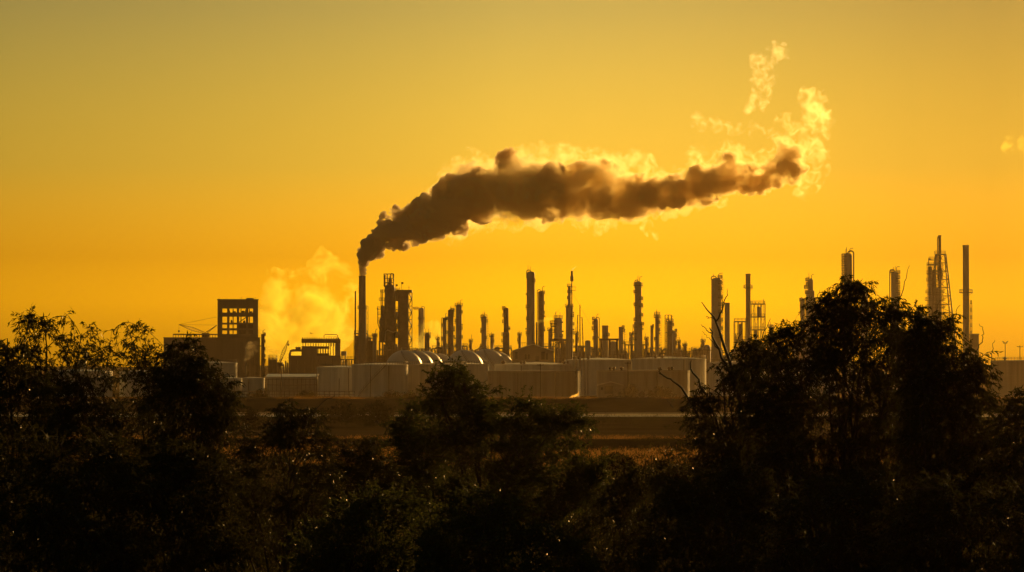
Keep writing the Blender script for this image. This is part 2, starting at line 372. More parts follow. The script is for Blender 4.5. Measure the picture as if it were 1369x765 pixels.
# ---- tall open-bay tower and the long low building under it
Y = 1480; u = U(Y)
def open_bay_tower():
    x0, x1, xm = X(290.8, Y), X(344.7, Y), X(317.8, Y); h = Z(401.3, Y); d = 11
    root = thing('open_bay_tower', 'tall boxy tower with four rows of open window bays standing on the long low building', 'tower', (xm, Y, 0))
    zs = [Z(p, Y) for p in (412.4, 418.3, 423.3, 431.9, 433.8, 439.2, 441.7, 446.9)]
    xs = [X(p, Y)-xm for p in (290.8, 297.2, 303.5, 306.6, 316.5, 319.6, 328.6, 331.7, 338.0, 344.7)]
    for s, nm in ((-1, 'front_wall'), (1, 'back_wall')):
        b = MB(); y = s*d/2; t = .6
        for a, c in ((0,1), (2,3), (4,5), (6,7), (8,9)): b.box(((xs[a]+xs[c])/2, y, h/2), (xs[c]-xs[a], t, h))
        lv = [(0, zs[7]), (zs[6], zs[5]), (zs[4], zs[3]), (zs[2], zs[1]), (zs[0], h)]
        for a, c in lv: b.box((0, y+.01*s, (a+c)/2), (x1-x0-.02, t-.04, c-a))
        b.build(nm, M['clad'], root)
    for s in (-1, 1):
        b = MB(); xx = s*(x1-x0)/2; lo, hi = (0, zs[5])
        b.box((xx-s*.3, 0, zs[7]/2), (.58, d-.62, zs[7])); b.box((xx-s*.3, 0, (zs[0]+h)/2), (.58, d-.62, h-zs[0]))
        for yy in (-d*.25, d*.1, d*.33): b.box((xx-s*.3, yy, (zs[7]+zs[0])/2), (.56, .9, zs[0]-zs[7]+.01))
        b.build('side_wall', M['clad'], root)
    b = MB(); b.box((0, 0, h+.15), (x1-x0+.5, d+.8, .3)); rf = b.build('roof', M['steel'], root)
    for xx in (-8.6, -5, 1.5, 6.2, 7.9): q = MB(); q.tube([(xx, 0, h+.2), (xx, 0, h+random.uniform(.8, 1.8))], .08, 5); q.build('roof_mast', M['steel'], rf)
    q = MB(); q.box((5.5, 0, h+.6), (3.4, 2, .7)); q.build('roof_plant', M['steel'], rf)
    b = MB(); a, c = X(319.4, Y)-xm, X(338.2, Y)-xm; b.box(((a+c)/2, -.5, (zs[7]+zs[4])/2), (c-a, d*.7, zs[4]-zs[7]+.4)); b.build('drum_housing', M['dark'], root)
    for k in (1, 3, 5): bb = MB(); bb.box((0, 0, zs[k]-.1), (x1-x0-1.3, d-.7, .25)); bb.build('deck', M['steel'], root)
    for p, w, t in ((306, 3.2, 415.0), (313, 5, 416.4), (318.3, 2, 414.8), (325, 4.4, 415.6), (329, 3, 413.6), (335.5, 3.6, 416.3), (309.5, 2.4, 428), (326.5, 3.5, 428.6)):
        z0 = zs[1] if t < 420 else zs[3]; bb = MB(); zt = Z(t, Y)
        bb.lathe([(w*u*.5, 0), (w*u*.5, (zt-z0)*.7), (w*u*.3, zt-z0), (.02, zt-z0+.1)], (X(p, Y)-xm, random.uniform(-2, 2), z0), 12); bb.build('machinery', M['dark'], root)
    for p in (311.5, 322.0, 333.2): bb = MB(); bb.box((X(p, Y)-xm, random.uniform(-3, 3), (zs[7]+zs[0])/2), (.45, .45, zs[0]-zs[7]-.5)); bb.build('inner_column', M['steel'], root)
    bb = MB(); bb.bar((X(319, Y)-xm, 1, zs[3]+.2), (X(329, Y)-xm, 1, zs[2]-.3), .3); bb.build('brace', M['steel'], root)
open_bay_tower()
def face(nm):
    o = bpy.data.objects[nm]; o.rotation_euler.z = math.atan2(-o.location.x, o.location.y)
face('open_bay_tower')
def low_building():
    Yb = 1462; x0, x1 = X(219, Yb), X(347.4, Yb); h = Z(451.8, Yb); w = x1-x0
    root = thing('process_building', 'long low windowless building with a railed gallery along its flat roof', 'building', ((x0+x1)/2, Yb, 0))
    b = MB(); b.box((0, 9.5, h/2), (w, 17, h))
    for k in range(28): b.box((-w/2+w*(k+.5)/28, .95, h/2), (.25, .1, h-.2))
    b.build('wall', M['clad'], root)
    r = MB(); r.box((0, 9.5, h+.12), (w+.5, 17.6, .24)); rf = r.build('roof', M['steel'], root)
    xa, xb = X(231.5, Yb)-root.location.x, X(291, Yb)-root.location.x; zt = Z(447.0, Yb)
    g = MB(); g.box(((xa+xb)/2, 4, zt), (xb-xa, 3.2, .5))
    n = 17
    for k in range(n+1): g.box((xa+(xb-xa)*k/n, 4, (h+.2+zt)/2), (.28, 2.8, zt-h-.25))
    g.build('roof_gallery', M['steel'], root)
    for px in (330.5, 337.5, 343.5): d = MB(); d.box((X(px, Yb)-root.location.x, .8, h*.5), (1.5, .6, h*.75)); d.build('buttress', M['dark'], root)
    p = MB(); xq = X(328.5, Yb)-root.location.x; p.tube([(xq, .3, 0), (xq, .3, h*.8), (xq+1.2, .3, h*.86), (xq+4, .3, h*.86)], .45, 8); p.build('duct', M['tank2'], root, smooth=True)
low_building(); face('process_building')
column('slim_column', 'slim dark column hugging the right end of the long low building', 'column', 349.0, 353.6, 446.8, 1460, plats=auto_plats(449, 496, 6, 'RRR', 1.3), tip='flat', m='dark', davit=True, group=DC, rods=1)
def crane(name, label, base, tip, mast, Y, hook, wire=None, m='steel'):
    """lattice jib crane; pixel points base, jib tip, mast tip"""
    u = U(Y); o = P(*base, Y); root = thing(name, label, 'crane', (o[0], Y, 0), 'lattice cranes')
    L = lambda q: (P(*q, Y)[0]-o[0], 0, P(*q, Y)[2])
    b = MB(); A, B = Vector(L(base)), Vector(L(tip)); n = 12; d = (B-A).normalized(); nrm = Vector((-d.z, 0, d.x))
    for s in (-.5, .5):
        for yy in (-.5, .5): b.tube([A+nrm*s*.5+Vector((0, yy*.5, 0)), A.lerp(B, .5)+nrm*s*1.5+Vector((0, yy, 0)), B], .11, 5)
    for k in range(1, n):
        a = A.lerp(B, k/n); c = A.lerp(B, (k+1)/n); wa = 1.5*(1-abs(2*k/n-1)); wc = 1.5*(1-abs(2*(k+1)/n-1))
        b.bar(a+nrm*wa*.5, c-nrm*wc*.5, .09); b.bar(a-nrm*wa*.5, a+nrm*wa*.5, .09)
    b.build('jib', M[m], root)
    mm = MB(); T = Vector(L(mast))
    for s in (-.6, .6): mm.tube([A+Vector((s, 0, 0)), T], .14, 5)
    for k in range(1, 6): q = A.lerp(T, k/6); mm.bar(q+Vector((-.6*(1-k/6), 0, 0)), q+Vector((.6*(1-k/6), 0, 0)), .09)
    mm.build('mast', M[m], root)
    w = MB(); w.tube([B, T], .05, 4); w.tube([B, B-Vector((0, 0, hook*u))], .06, 4); w.box(B-Vector((0, 0, hook*u)), (.7, .5, .9))
    if wire: w.tube([B, Vector(L(wire))], .05, 4)
    w.build('cable', M[m], root)
    c = MB(); zb = A.z; c.box((0, 0, zb-.9), (3.2, 2.4, 1.8)); c.build('cab', M['dark'], root)
    c = MB(); c.lathe([(1.3, 0), (1.3, .6), (.8, .9), (.8, zb-1.8)], n=14); c.build('pedestal', M['dark'], root)
crane('lattice_crane', 'lattice crane with a lowered jib on the roof left of the open bay tower', (275, 445.6), (239.3, 434.0), (290.0, 434.8), 1470, 9, (290.3, 423.6))
crane('lattice_crane', 'steeply raised lattice crane between the low building and the pipe structure', (373.6, 484.5), (385.6, 455.0), (378.2, 478), 1500, 6)
process_frame('equipment_block', 'dark square equipment block beside the raised lattice crane', 359.5, 369.8, 478.7, 1490, 2, 2, d=5, fill=0, m='dark', cat='equipment block').name
o = MB(); o.box((0, 0, Z(481, 1490)/2+.2), (9.6*U(1490), 4.6, Z(481, 1490))); o.build('housing', M['dark'], bpy.data.objects['equipment_block'])

# ---- pipe structure with the row of slots
def slot_structure():
    Y = 1500; u = U(Y); cx = X(420, Y); root = thing('pipe_structure', 'wide pipe structure with a slotted upper gallery and big gooseneck duct on its left', 'process structure', (cx, Y, 0))
    L = lambda p: X(p, Y)-cx; z = lambda p: Z(p, Y); d = 9
    b = MB(); b.box(((L(403)+L(455))/2, 0, (z(453.4)+z(458.6))/2), (L(455)-L(403), d, z(453.4)-z(458.6)))
    for k in range(16): b.box((L(404.5+k*3.2), 0, z(453.0)+.1), (.5, d*.9, .8))
    b.build('top_gallery', M['dark'], root)
    b = MB(); b.box(((L(386)+L(455))/2, 0, z(475.5)/2), (L(455)-L(386), d-.4, z(475.5))); b.build('lower_block', M['clad'], root)
    b = MB(); b.box((L(451.4), .5, z(456)/2), (7*u, d*.8, z(456))); b.build('stair_tower', M['shell'], root)
    b = MB(); b.box(((L(403)+L(424))/2, 0, (z(463)+z(476))/2), (L(424)-L(403), d*.7, z(463)-z(476))); b.build('upper_block', M['clad'], root)
    b = MB(); b.box(((L(424)+L(440))/2, 0, (z(463.2)+z(466.5))/2), (L(440)-L(424)+.1, d*.7, z(463.2)-z(466.5))); b.box(((L(424)+L(440))/2, 0, (z(472.5)+z(476))/2), (L(440)-L(424), d*.68, z(472.5)-z(476))); b.build('slot_beam', M['dark'], root)
    for k in range(5): q = MB(); q.box((L(425+k*3.4), 0, (z(466.4)+z(472.6))/2), (1.5*u, d*.5, z(466.4)-z(472.6)+.1)); q.build('slot_post', M['dark'], root)
    for k in range(13):
        q = MB(); q.box((L(405+k*3.45), random.uniform(-1, 1), (z(458.7)+z(463))/2), (random.uniform(.5, 1.3)*u, d*.4, z(458.7)-z(463)+.1)); q.build('gallery_post', M['dark'], root)
    for px in (441.5, 445.5): q = MB(); q.tube([(L(px), 0, z(476)), (L(px), 0, z(458))], .3*u+.1, 8); q.build('riser', M['steel'], root)
    q = MB(); q.tube([(L(433), 0, z(454)), (L(433), 0, z(448.5)), (L(434.5), 0, z(447.4)), (L(450), 0, z(447.4)), (L(451.4), 0, z(448.5)), (L(451.4), 0, z(454))], .55*u, 8); q.build('loop_pipe', M['steel'], root, smooth=True)
    q = MB(); q.tube([(L(436+k), 0, z(450.3)) for k in (0, 5, 10, 14)], .09, 4); q.build('loop_rail', M['steel'], root)
    q = MB(); q.tube([(L(387.6), -2, z(484)), (L(387.6), -2, z(473)), (L(388.6), -2, z(469.6)), (L(391.5), -2, z(468.6)), (L(404), -2, z(468.6))], 1.7*u, 12); q.build('gooseneck_duct', M['shell'], root, smooth=True)
    q = MB(); q.box((L(398.5), 0, z(465.4)), (7*u, 5, 1.0)); q.build('duct_cap', M['dark'], root)
    for px, t in ((382, 482), (384.5, 484.5), (379, 486)): q = MB(); q.lathe([(1.1*u, 0), (1.1*u, z(t)-.6), (.05, z(t))], (L(px), 0, 0), 14); q.build('vessel', M['shell'], root, smooth=True)
    for k in range(7): q = MB(); x = L(388+k*9.5); q.tube([(x, -d/2-.2, .2), (x, -d/2-.2, z(478+k % 3*3))], .28, 6); q.build('downpipe', M['steel'], root)
slot_structure(); face('pipe_structure')
process_frame('pipe_bridge', 'low pipe bridge linking the slotted pipe structure to the smoking chimney base', 455.5, 474, 480.5, 1510, 5, 2, d=5, fill=7, cat='pipe bridge')
q = thing('hopper_box', 'small pale hopper box just right of the slotted pipe structure', 'hopper', (X(459.6, 1560), 1560, 0))
b = MB(); b.box((0, 0, Z(472.7, 1560)), (7*U(1560), 2, 6*U(1560))); b.build('hopper', M['shell2'], q)
for sx in (-1, 1): b = MB(); b.box((sx*2.2*U(1560), 0, Z(475.7, 1560)/2), (.4, 1.6, Z(475.7, 1560))); b.build('support', M['steel'], q)

# ---- the smoking chimney
Y = 1500; u = U(Y)
CH = stack('smoking_chimney', 'tall dark chimney pouring out the big plume of smoke', 'chimney', 479.6, 488.8, 368.7, Y, .12, plats=[(413, 'A', 1.4)], m='conc')
process_frame('chimney_side_frame', 'open steel ladder frame clinging to the right side of the smoking chimney', 489.4, 491.9, 409, Y, 1, 14, d=1.6, fill=0, bar=.14, cat='ladder frame', decks=False)
stack('thin_vent_stack', 'needle thin vent stack just left of the smoking chimney', 'vent stack', 474.0, 476.0, 389.2, 1498, 0, m='dark')
process_frame('chimney_base_block', 'dense dark pipework block wrapped around the foot of the smoking chimney', 473.8, 491.5, 446, 1508, 3, 4, d=8, fill=14, m='dark', seed=3)
b = MB(); b.box((0, 0, Z(449, 1508)/2), (15.5*u, 6, Z(449, 1508))); b.build('furnace_box', M['dark'], bpy.data.objects['chimney_base_block'])
process_frame('stepped_annex', 'lower stepped annex right of the smoking chimney foot', 491.8, 498.8, 452, 1506, 2, 3, d=7, fill=5, m='dark', seed=4)
b = MB(); b.box((0, 0, Z(456, 1506)/2), (6.2*u, 6, Z(456, 1506))); b.build('furnace_box', M['dark'], bpy.data.objects['stepped_annex'])
column('upright_drum', 'stubby upright drum between the chimney annex and the cracking tower', 'drum', 498.2, 503.6, 446, 1500, plats=[(450, 'A', 1.0)], rings=2, nozzles=False, davit=True)
# ---- cracking unit: reactor tower and the stair tower
def cracker():
    Y = 1500; u = U(Y); cx = X(521, Y); root = thing('cracking_tower', 'massive dark cracking reactor with a caged top head and crowded left platforms', 'reactor', (cx, Y, 0))
    L = lambda p: X(p, Y)-cx; z = lambda p: Z(p, Y); r = 7.4*u
    b = MB(); b.lathe([(r*.5, z(463)), (r, z(457.5)), (r, z(400)), (r*.93, z(398)), (r*.93, z(384)), (r*.7, z(381.4)), (r*.35, z(380.2)), (r*.33, z(377)), (.05, z(376))], n=30); b.build('shell', M['dark'], root, smooth=True)
    b = MB(); b.lathe([(3.2*u, z(446)), (4.2*u, z(443)), (4.2*u, z(428)), (2.6*u, z(424)), (2.6*u, z(410)), (.1, z(408))], (L(511.5), -1.5, 0), 20); b.build('side_vessel', M['dark'], root, smooth=True)
    b = MB(); b.box((L(511.5), 0, (z(443)+z(458))/2), (9*u, 6, z(443)-z(458))); b.build('lower_housing', M['dark'], root)
    for px in (507.5, 511.5, 517, 524, 527): q = MB(); q.tube([(L(px), random.uniform(-2, 2), 0), (L(px), 0, z(456))], .4, 8); q.build('leg', M['dark'], root)
    w, d = (526.3-513.4)*u, 4.5
    f = frame_mesh(w, d, z(366)-z(383), 3, 3, .26, True, L(519.8), z(383)); f.build('top_cage', M['steel'], root)
    b = MB(); b.box((L(514.3), 0, z(368+8)), (1.9*u, 2, z(368.4)-z(384))); b.build('cage_post', M['dark'], root)
    b = MB(); b.lathe([(2*u, z(379)), (2.4*u, z(376)), (2.2*u, z(373.5)), (.9*u, z(372)), (.9*u, z(369)), (.05, z(368.6))], (L(521.5), 0, 0), 16); b.build('top_cyclone', M['dark'], root, smooth=True)
    q = MB(); q.tube([(L(522), 0, z(372)), (L(522), 0, z(366.5)), (L(523.2), 0, z(365.4)), (L(525), 0, z(366)), (L(525.6), 0, z(368)), (L(525.6), 0, z(376))], .5*u, 8); q.build('overhead_pipe', M['steel'], root, smooth=True)
    for py, xa, xb in ((391, 508.5, 514), (402, 506.5, 514), (414, 504, 514), (421, 504.5, 514), (428.5, 505, 513), (433, 506.5, 513)):
        deck_rail_at(root, L(xa), L(xb), 4.5, z(py))
    for px, p0, p1 in ((505.2, 433, 412), (509.5, 421, 388), (511.6, 436, 388)): q = MB(); q.tube([(L(px), -1.6, z(p0)), (L(px), -1.6, z(p1))], .22, 5); q.build('post', M['steel'], root)
    for (a, c) in (((507, 430), (510.5, 446)), ((505.5, 433), (511, 452)), ((528, 440), (531, 452))): q = MB(); q.tube([(L(a[0]), -2, z(a[1])), (L(c[0]), -2, z(c[1]))], .5*u, 7); q.build('slant_pipe', M['dark'], root)
    q = MB(); q.tube([(L(515), -r-.3, z(456)), (L(516), -r-.3, z(443.5)), (L(518.5), -r-.5, z(441.4)), (L(526), -r-.5, z(444.5)), (L(530), -r*.8, z(443.5))], .65*u, 9); q.build('transfer_line', M['shell2'], root, smooth=True)
def deck_rail_at(root, xa, xb, d, z):
    n0 = len(root.children); deck_rail(root, xb-xa, d, z, (xa+xb)/2)
cracker()
process_frame('cracker_link_frame', 'narrow lattice of pipes and stairs between the cracking reactor and the stair tower', 528.2, 532.5, 389.5, 1502, 1, 11, d=5, fill=12, bar=.24, seed=8, pmax=.9)
def stair_tower():
    Y = 1505; u = U(Y); cx = X(540.5, Y); root = thing('stair_tower', 'flat topped dark tower with an open zigzag stair down its right side', 'tower', (cx, Y, 0)); L = lambda p: X(p, Y)-cx; z = lambda p: Z(p, Y)
    b = MB(); b.box(((L(532.6)+L(545.6))/2, 0, z(389)/2), (L(545.6)-L(532.6), 8, z(389))); b.build('housing', M['dark'], root)
    b = MB(); b.box(((L(530.5)+L(550.8))/2, 0, z(389.6)), (L(550.8)-L(530.5), 8.6, 1.2)); b.build('roof', M['dark'], root)
    b = MB(); w = L(550.8)-L(545.7); h = z(391); f = frame_mesh(w, 5, h, 1, 15, .22, False, L(548.25), 0); f.build('stair_frame', M['steel'], root)
    for k in range(15):
        s = 1 if k % 2 else -1; q = MB(); za, zb = h*k/15, h*(k+1)/15; xa, xb = L(548.25)-s*w*.45, L(548.25)+s*w*.45
        q.tube([(xa, -.5, za), (xb, -.5, zb)], .28, 4); q.tube([(xa, -.5, za+1.0), (xb, -.5, zb+1.0)], .07, 4); q.build('stair_flight', M['steel'], root)
    for px, t in ((546.6, 382.3), (538.5, 386.6), (534, 384.5)): q = MB(); q.tube([(L(px), 0, z(390)), (L(px), 0, z(t))], .12, 5); q.build('mast', M['steel'], root)
    for px, py in ((536.6, 377.6), (529, 380.5)):
        q = MB(); q.tube([(L(px), 0, z(390)), (L(px), 0, z(py-.5))], .09, 5); q.box((L(px)+.45, 0, z(py+1)), (.9, .12, .9)); q.build('wind_vane', M['steel'], root)
stair_tower()
column('hazy_far_column', 'pale hazy column with an arched pipe far behind the drifting steam', 'column', 559.4, 566.6, 411.5, 2100, goose=('R', 440, 1.0, .4), plats=[(413.5, 'L', 6), (427, 'A', 1)], m='shell2', group=DC)
column('short_column', 'short dark column with a capped head behind the left sphere tanks', 'column', 567.6, 574.2, 445, 1520, plats=[(448.5, 'A', 1.6), (452, 'R', 1.5)], m='dark', rods=2, group=DC)
column('caged_column', 'lowest of three neighbouring columns, its left side carrying a full height riser', 'column', 591.6, 597.0, 424.5, 1500, plats=auto_plats(428, 464, 5, 'RL', 1.4), pipes=[(-1, 1.6, 425, .45)], lad='R', davit=True, group=DC)
column('platform_column', 'middle column of three, a dark head and rings of small platforms', 'column', 598.8, 606.2, 413.5, 1495, plats=auto_plats(416.5, 464, 5, 'RLR', 1.4), goose=('R', 424, .6, .45), m='dark', rods=2, group=DC)
column('platform_column', 'tallest of three neighbouring columns, a crowned platform at its head', 'column', 609.4, 617.2, 407.0, 1490, plats=[(409.5, 'A', 1.5)]+auto_plats(419, 464, 5, 'RLR', 1.4), lad='L', davit=True, rods=2, group=DC)
column('slender_column', 'slender column standing alone between the two groups of sphere tanks', 'column', 643.6, 650.2, 422.5, 1500, plats=[(425, 'A', 1.3)]+auto_plats(432, 464, 4, 'RL', 1.4), lad='R', rods=3, goose=('L', 430, .5, .4), group=DC)
column('stepped_column', 'column with a wider lower half standing left of the gabled shed', 'column', 673.4, 680.0, 411.5, 1470, prof=[(411.5, 3.3), (444, 4.4)], plats=[(414, 'L', 2.2)]+auto_plats(423, 466, 6, 'LLR', 1.8), m='dark', goose=('L', 420, .4, .4), group=DC)
# ---- gabled shed
def gable(name, label, xl, xr, xp, eave, peak, Y, d, wins=(), doors=(), m='clad', cat='shed'):
    u = U(Y); cx = X((xl+xr)/2, Y); root = thing(name, label, cat, (cx, Y, 0)); L = lambda p: X(p, Y)-cx; z = lambda p: Z(p, Y)
    a, b_, p = L(xl), L(xr), L(xp); ze, zp = z(eave), z(peak); b = MB()
    for y in (0, d): b.v += [(a, y, 0), (b_, y, 0), (b_, y, ze), (p, y, zp), (a, y, ze)]
    b.f = [(0,1,2,3,4), (9,8,7,6,5), (0,5,6,1), (1,6,7,2), (4,9,5,0), (2,7,8,3), (3,8,9,4)]
    b.build('wall', M[m], root)
    for s, (xe, zz) in ((-1, (a, ze)), (1, (b_, ze))):
        r = MB(); dx, dz = xe-p, zz-zp; e = 1.04; t = .35
        q = [(p, zp+.03), (p+dx*e, zp+dz*e+.03), (p+dx*e, zp+dz*e+t), (p, zp+t)]
        r.add([(x, -.5, zz_) for x, zz_ in q]+[(x, d+.5, zz_) for x, zz_ in q], [(0,1,2,3), (7,6,5,4), (0,4,5,1), (1,5,6,2), (2,6,7,3), (3,7,4,0)])
        r.build('roof', M['roofm'], root)
    for (x0, x1, y0, y1) in wins: w = MB(); w.box(((L(x0)+L(x1))/2, -.04, (z(y0)+z(y1))/2), (L(x1)-L(x0), .14, z(y0)-z(y1))); w.build('window', M['glass'], root)
    for (x0, x1, y0, y1) in doors: w = MB(); w.box(((L(x0)+L(x1))/2, -.05, (z(y0)+z(y1))/2), (L(x1)-L(x0), .16, z(y0)-z(y1))); w.build('door', M['dark'], root)
    return root
gs = gable('gabled_shed', 'large gabled shed with small dark windows below the tall plain column', 684.7, 740, 712.5, 469.8, 460.8, 1400, 16,
      [(701.8, 703.9, 474, 480), (706.2, 708, 474, 480), (723.5, 728.5, 470.5, 481), (729.3, 732.7, 472.5, 481), (688.6, 692, 470.5, 480)], [(716, 720.5, 476, 487)])
b = MB(); b.box((.3, 6, Z(459.3, 1400)), (4.6*U(1400), 3, 4*U(1400))); b.build('ridge_vent', M['steel'], gs)
b = MB(); f = frame_mesh(7.5*U(1400), 3, 2.3, 3, 1, .14, False, X(699.5, 1400)-X(712.35, 1400), Z(465, 1400)); f.v = [(x, y+5, z) for x, y, z in f.v]; f.build('roof_frame', M['steel'], gs)
column('plain_column', 'tallest smooth column, thick and plain with a curled pipe at its head', 'column', 704.1, 715.0, 363.0, 1450, goose=('L', 372, .1, .55), plats=[(377, 'R', 1.0), (412, 'L', 1.3), (428, 'L', 1.0), (447, 'L', 1.2)], rods=2, m='shell', group=DC, rings=7)
column('split_column', 'column broken by a bright jet of steam partway up, right of the plain column', 'column', 719.4, 727.4, 389.0, 1480, goose=('L', 460, 1.0, .5), plats=[(393, 'R', 1.2), (407, 'R', 1.0), (420, 'R', .9), (441, 'R', 1.1)], davit=True, m='dark', group=DC)
stack('small_dark_stack', 'small dark stack leaning against the split column', 'vent stack', 716.4, 718.6, 430.5, 1465, 0, m='dark')
# ---- vessel on a table frame
def table_vessel():
    Y = 1470; u = U(Y); root = column('table_vessel', 'fat vessel on a steel table frame with railings all over its head', 'vessel', 741.0, 751.6, 424.5, Y, plats=[(426, 'A', .8), (433, 'L', 5), (437, 'L', 4.4), (445, 'L', 5), (451, 'R', 1.2)], bot=Z(453.2, Y), rings=3, m='shell2', rods=3)
    w = 21*u; zb = -Z(453.2, Y)
    b = MB(); b.box((0, 0, -.45), (w, 7, .9)); b.build('table_top', M['dark'], root)
    f = frame_mesh(w, 6.4, -zb-.9, 5, 3, .3, True, 0, zb); f.build('table_frame', M['steel'], root)
    for k in range(6): q = MB(); x = random.uniform(-.45, .45)*w; q.lathe([(.7, zb), (.7, zb+random.uniform(3, 6)), (.05, zb+7)], (x, random.uniform(-2, 2), 0), 12); q.build('pump', M['steel'], root)
    for px in (737.5, 741.5): q = MB(); x = X(px, Y)-X(746.3, Y); q.tube([(x, 0, 0), (x, 0, Z(433, Y)+zb+.5)], .18, 6); q.build('post', M['steel'], root)
table_vessel()
column('bottle_column', 'bottle shaped column with a narrow neck beside the guyed flare', 'column', 756.4, 766.0, 382.5, 1460, prof=[(382.5, 1.9), (402, 2.0), (407.5, 4.7)], plats=[(384, 'A', 1.0), (392, 'A', .8), (400, 'L', 1.0), (411, 'A', .9), (424, 'R', 1.4), (435, 'R', 1.8), (447, 'R', 1.3), (458, 'R', 1.6)], pipes=[(-1, 1.3, 409, .55)], tip='dome', group=DC, rings=5)
def flare():
    Y = 1440; u = U(Y); root = thing('guyed_flare', 'thin guyed flare stack with a thick muzzle and small flame at its tip', 'flare stack', (X(764.6, Y), Y, 0)); z = lambda p: Z(p, Y)
    b = MB(); b.lathe([(.75*u, 0), (.72*u, z(430)), (.65*u, z(376.5)), (2.2*u, z(375.8)), (2.2*u, z(370)), (1.6*u, z(368.6)), (1.3*u, z(362.3)), (1.0*u, z(362.3)), (.9*u, z(366))], n=16); b.build('shaft', M['dark'], root, smooth=True)
    q = MB(); q.tube([(.3, 0, z(383.6)), (5.2*u, 0, z(383.6)), (5.2*u, 0, z(388.4)), (.3, 0, z(388.4))], .14, 5); q.build('side_bracket', M['steel'], root)
    for (dx, top, bot, dpx) in ((-1, 398, 421, -24), (1, 390, 448, 32), (-1, 396, 470, -60), (1, 410, 470, 36)):
        g = MB(); g.tube([(0, 0, z(top)), (dpx*u, -6*dx, z(bot) if bot < 460 else .2)], .035, 4); g.build('guy_wire', M['steel'], root)
    f = MB(); pts = [(0, z(362.6), .8), (.3, z(360.5), 1.0), (.8, z(358.6), .75), (1.6, z(357), .45), (2.4, z(355.6), .1)]
    b = len(f.v); n = 8
    for x, zz, r in pts: f.v += [(x+r*u*1.4*math.cos(2*PI*k/n), r*u*1.4*math.sin(2*PI*k/n), zz) for k in range(n)]
    for i in range(4):
        for k in range(n): f.f.append((i*n+k, i*n+(k+1)%n, (i+1)*n+(k+1)%n, (i+1)*n+k))
    f.f += [tuple(range(n))[::-1], tuple(4*n+k for k in range(n))]
    f.build('flame', M['flame'], root, smooth=True)
flare()
def guyed_mast():
    Y = 1225; u = U(Y); root = thing('lattice_mast', 'dark lattice radio mast with spreading legs standing in front of the storage tanks', 'lattice mast', (X(775.3, Y), Y, 0)); z = lambda p: Z(p, Y); h = z(407.5)
    b = MB(); W = lambda t: 1.0*u*(1-t)+.35*u*t
    for a in (0, 2*PI/3, 4*PI/3): b.tube([(W(t)*math.cos(a), W(t)*math.sin(a), h*t) for t in (0, .5, 1)], .09, 5)
    n = 46
    for k in range(n):
        t0, t1 = k/n, (k+1)/n
        for i in range(3): a0, a1 = 2*PI*i/3, 2*PI*(i+1)/3; b.bar((W(t0)*math.cos(a0), W(t0)*math.sin(a0), h*t0), (W(t1)*math.cos(a1), W(t1)*math.sin(a1), h*t1), .07)
    b.build('mast', M['dark'], root)
    for sx, top, hw in ((-1, 421, 5.2), (1, 424, 6.0)):
        l = MB(); t0 = z(top)
        for yy in (-1.2, 1.2): l.tube([(sx*2.6*u, yy*.3, t0), (sx*hw*u, yy, 0)], .08, 5); l.tube([(sx*3.3*u, yy*.3, t0), (sx*(hw+2)*u, yy, 0)], .06, 5)
        for k in range(18):
            f0 = k/18; zz = t0*(1-f0); xa = sx*(2.6+(hw-2.6)*f0)*u; xb = sx*(3.3+(hw-1.3)*f0)*u; l.bar((xa, -.3-.9*f0, zz), (xb, .3+.9*f0, max(0, zz-t0/18)), .06); l.bar((xa, -.3-.9*f0, zz), (xb, -.3-.9*f0, zz), .05)
        l.bar((sx*2.9*u, 0, t0-.2), (0, 0, t0-.2), .08)
        l.build('side_lattice', M['dark'], root)
guyed_mast()
column('round_top_drum', 'plain pale drum with a rounded top right of the guyed flare', 'drum', 782.2, 789.4, 455, 1450, m='shell2', nozzles=False, rings=2)
column('hooked_column', 'short column with a hooked pipe on its right beside the square furnace stack', 'column', 793.4, 799.6, 426.0, 1460, goose=('R', 478, 1.6, .55), plats=[(428, 'L', 1.6), (434, 'L', 1.4), (441, 'L', 2.0), (454, 'L', 1.2)], davit=True, m='shell', group=DC)
stack('furnace_stack', 'broad blunt furnace stack between the hooked column and the cross beam', 'furnace stack', 805.0, 813.2, 435.2, 1470, .03, plats=[(449.5, 'R', 1.8)], m='shell')
column('low_vessel', 'low wide pale vessel under the cross beam between the furnace stacks', 'vessel', 814.8, 824.4, 456, 1466, m='shell2', rings=2, nozzles=False)
stack('thin_furnace_stack', 'thinner furnace stack with a right hand ladder at the end of the cross beam', 'furnace stack', 827.3, 833.0, 437.0, 1470, .25, plats=[(439.5, 'R', 1.8), (444, 'R', 2.2), (460, 'R', 2)], lad='R', m='shell')
def beam():
    Y = 1455; u = U(Y); root = thing('cross_beam', 'dark horizontal duct beam running between the two furnace stacks', 'duct', (X(814, Y), Y, 0)); z = lambda p: Z(p, Y)
    b = MB(); b.box((0, 0, z(454)), (26*u, 3, 2.6*u)); b.build('duct', M['dark'], root)
    for px in (803.5, 815, 825): q = MB(); q.box((X(px, Y)-X(814, Y), 0, z(455.3)/2), (.9, 2.4, z(455.3))); q.build('support', M['dark'], root)
beam()
process_frame('furnace_house', 'squat furnace house under the thinner furnace stack', 821, 837, 473.5, 1452, 4, 1, d=6, fill=3, m='dark', cat='furnace')
b = MB(); b.box((0, 0, Z(475, 1452)/2), (14.5*U(1452), 5, Z(475, 1452))); b.build('housing', M['shell'], bpy.data.objects['furnace_house'])
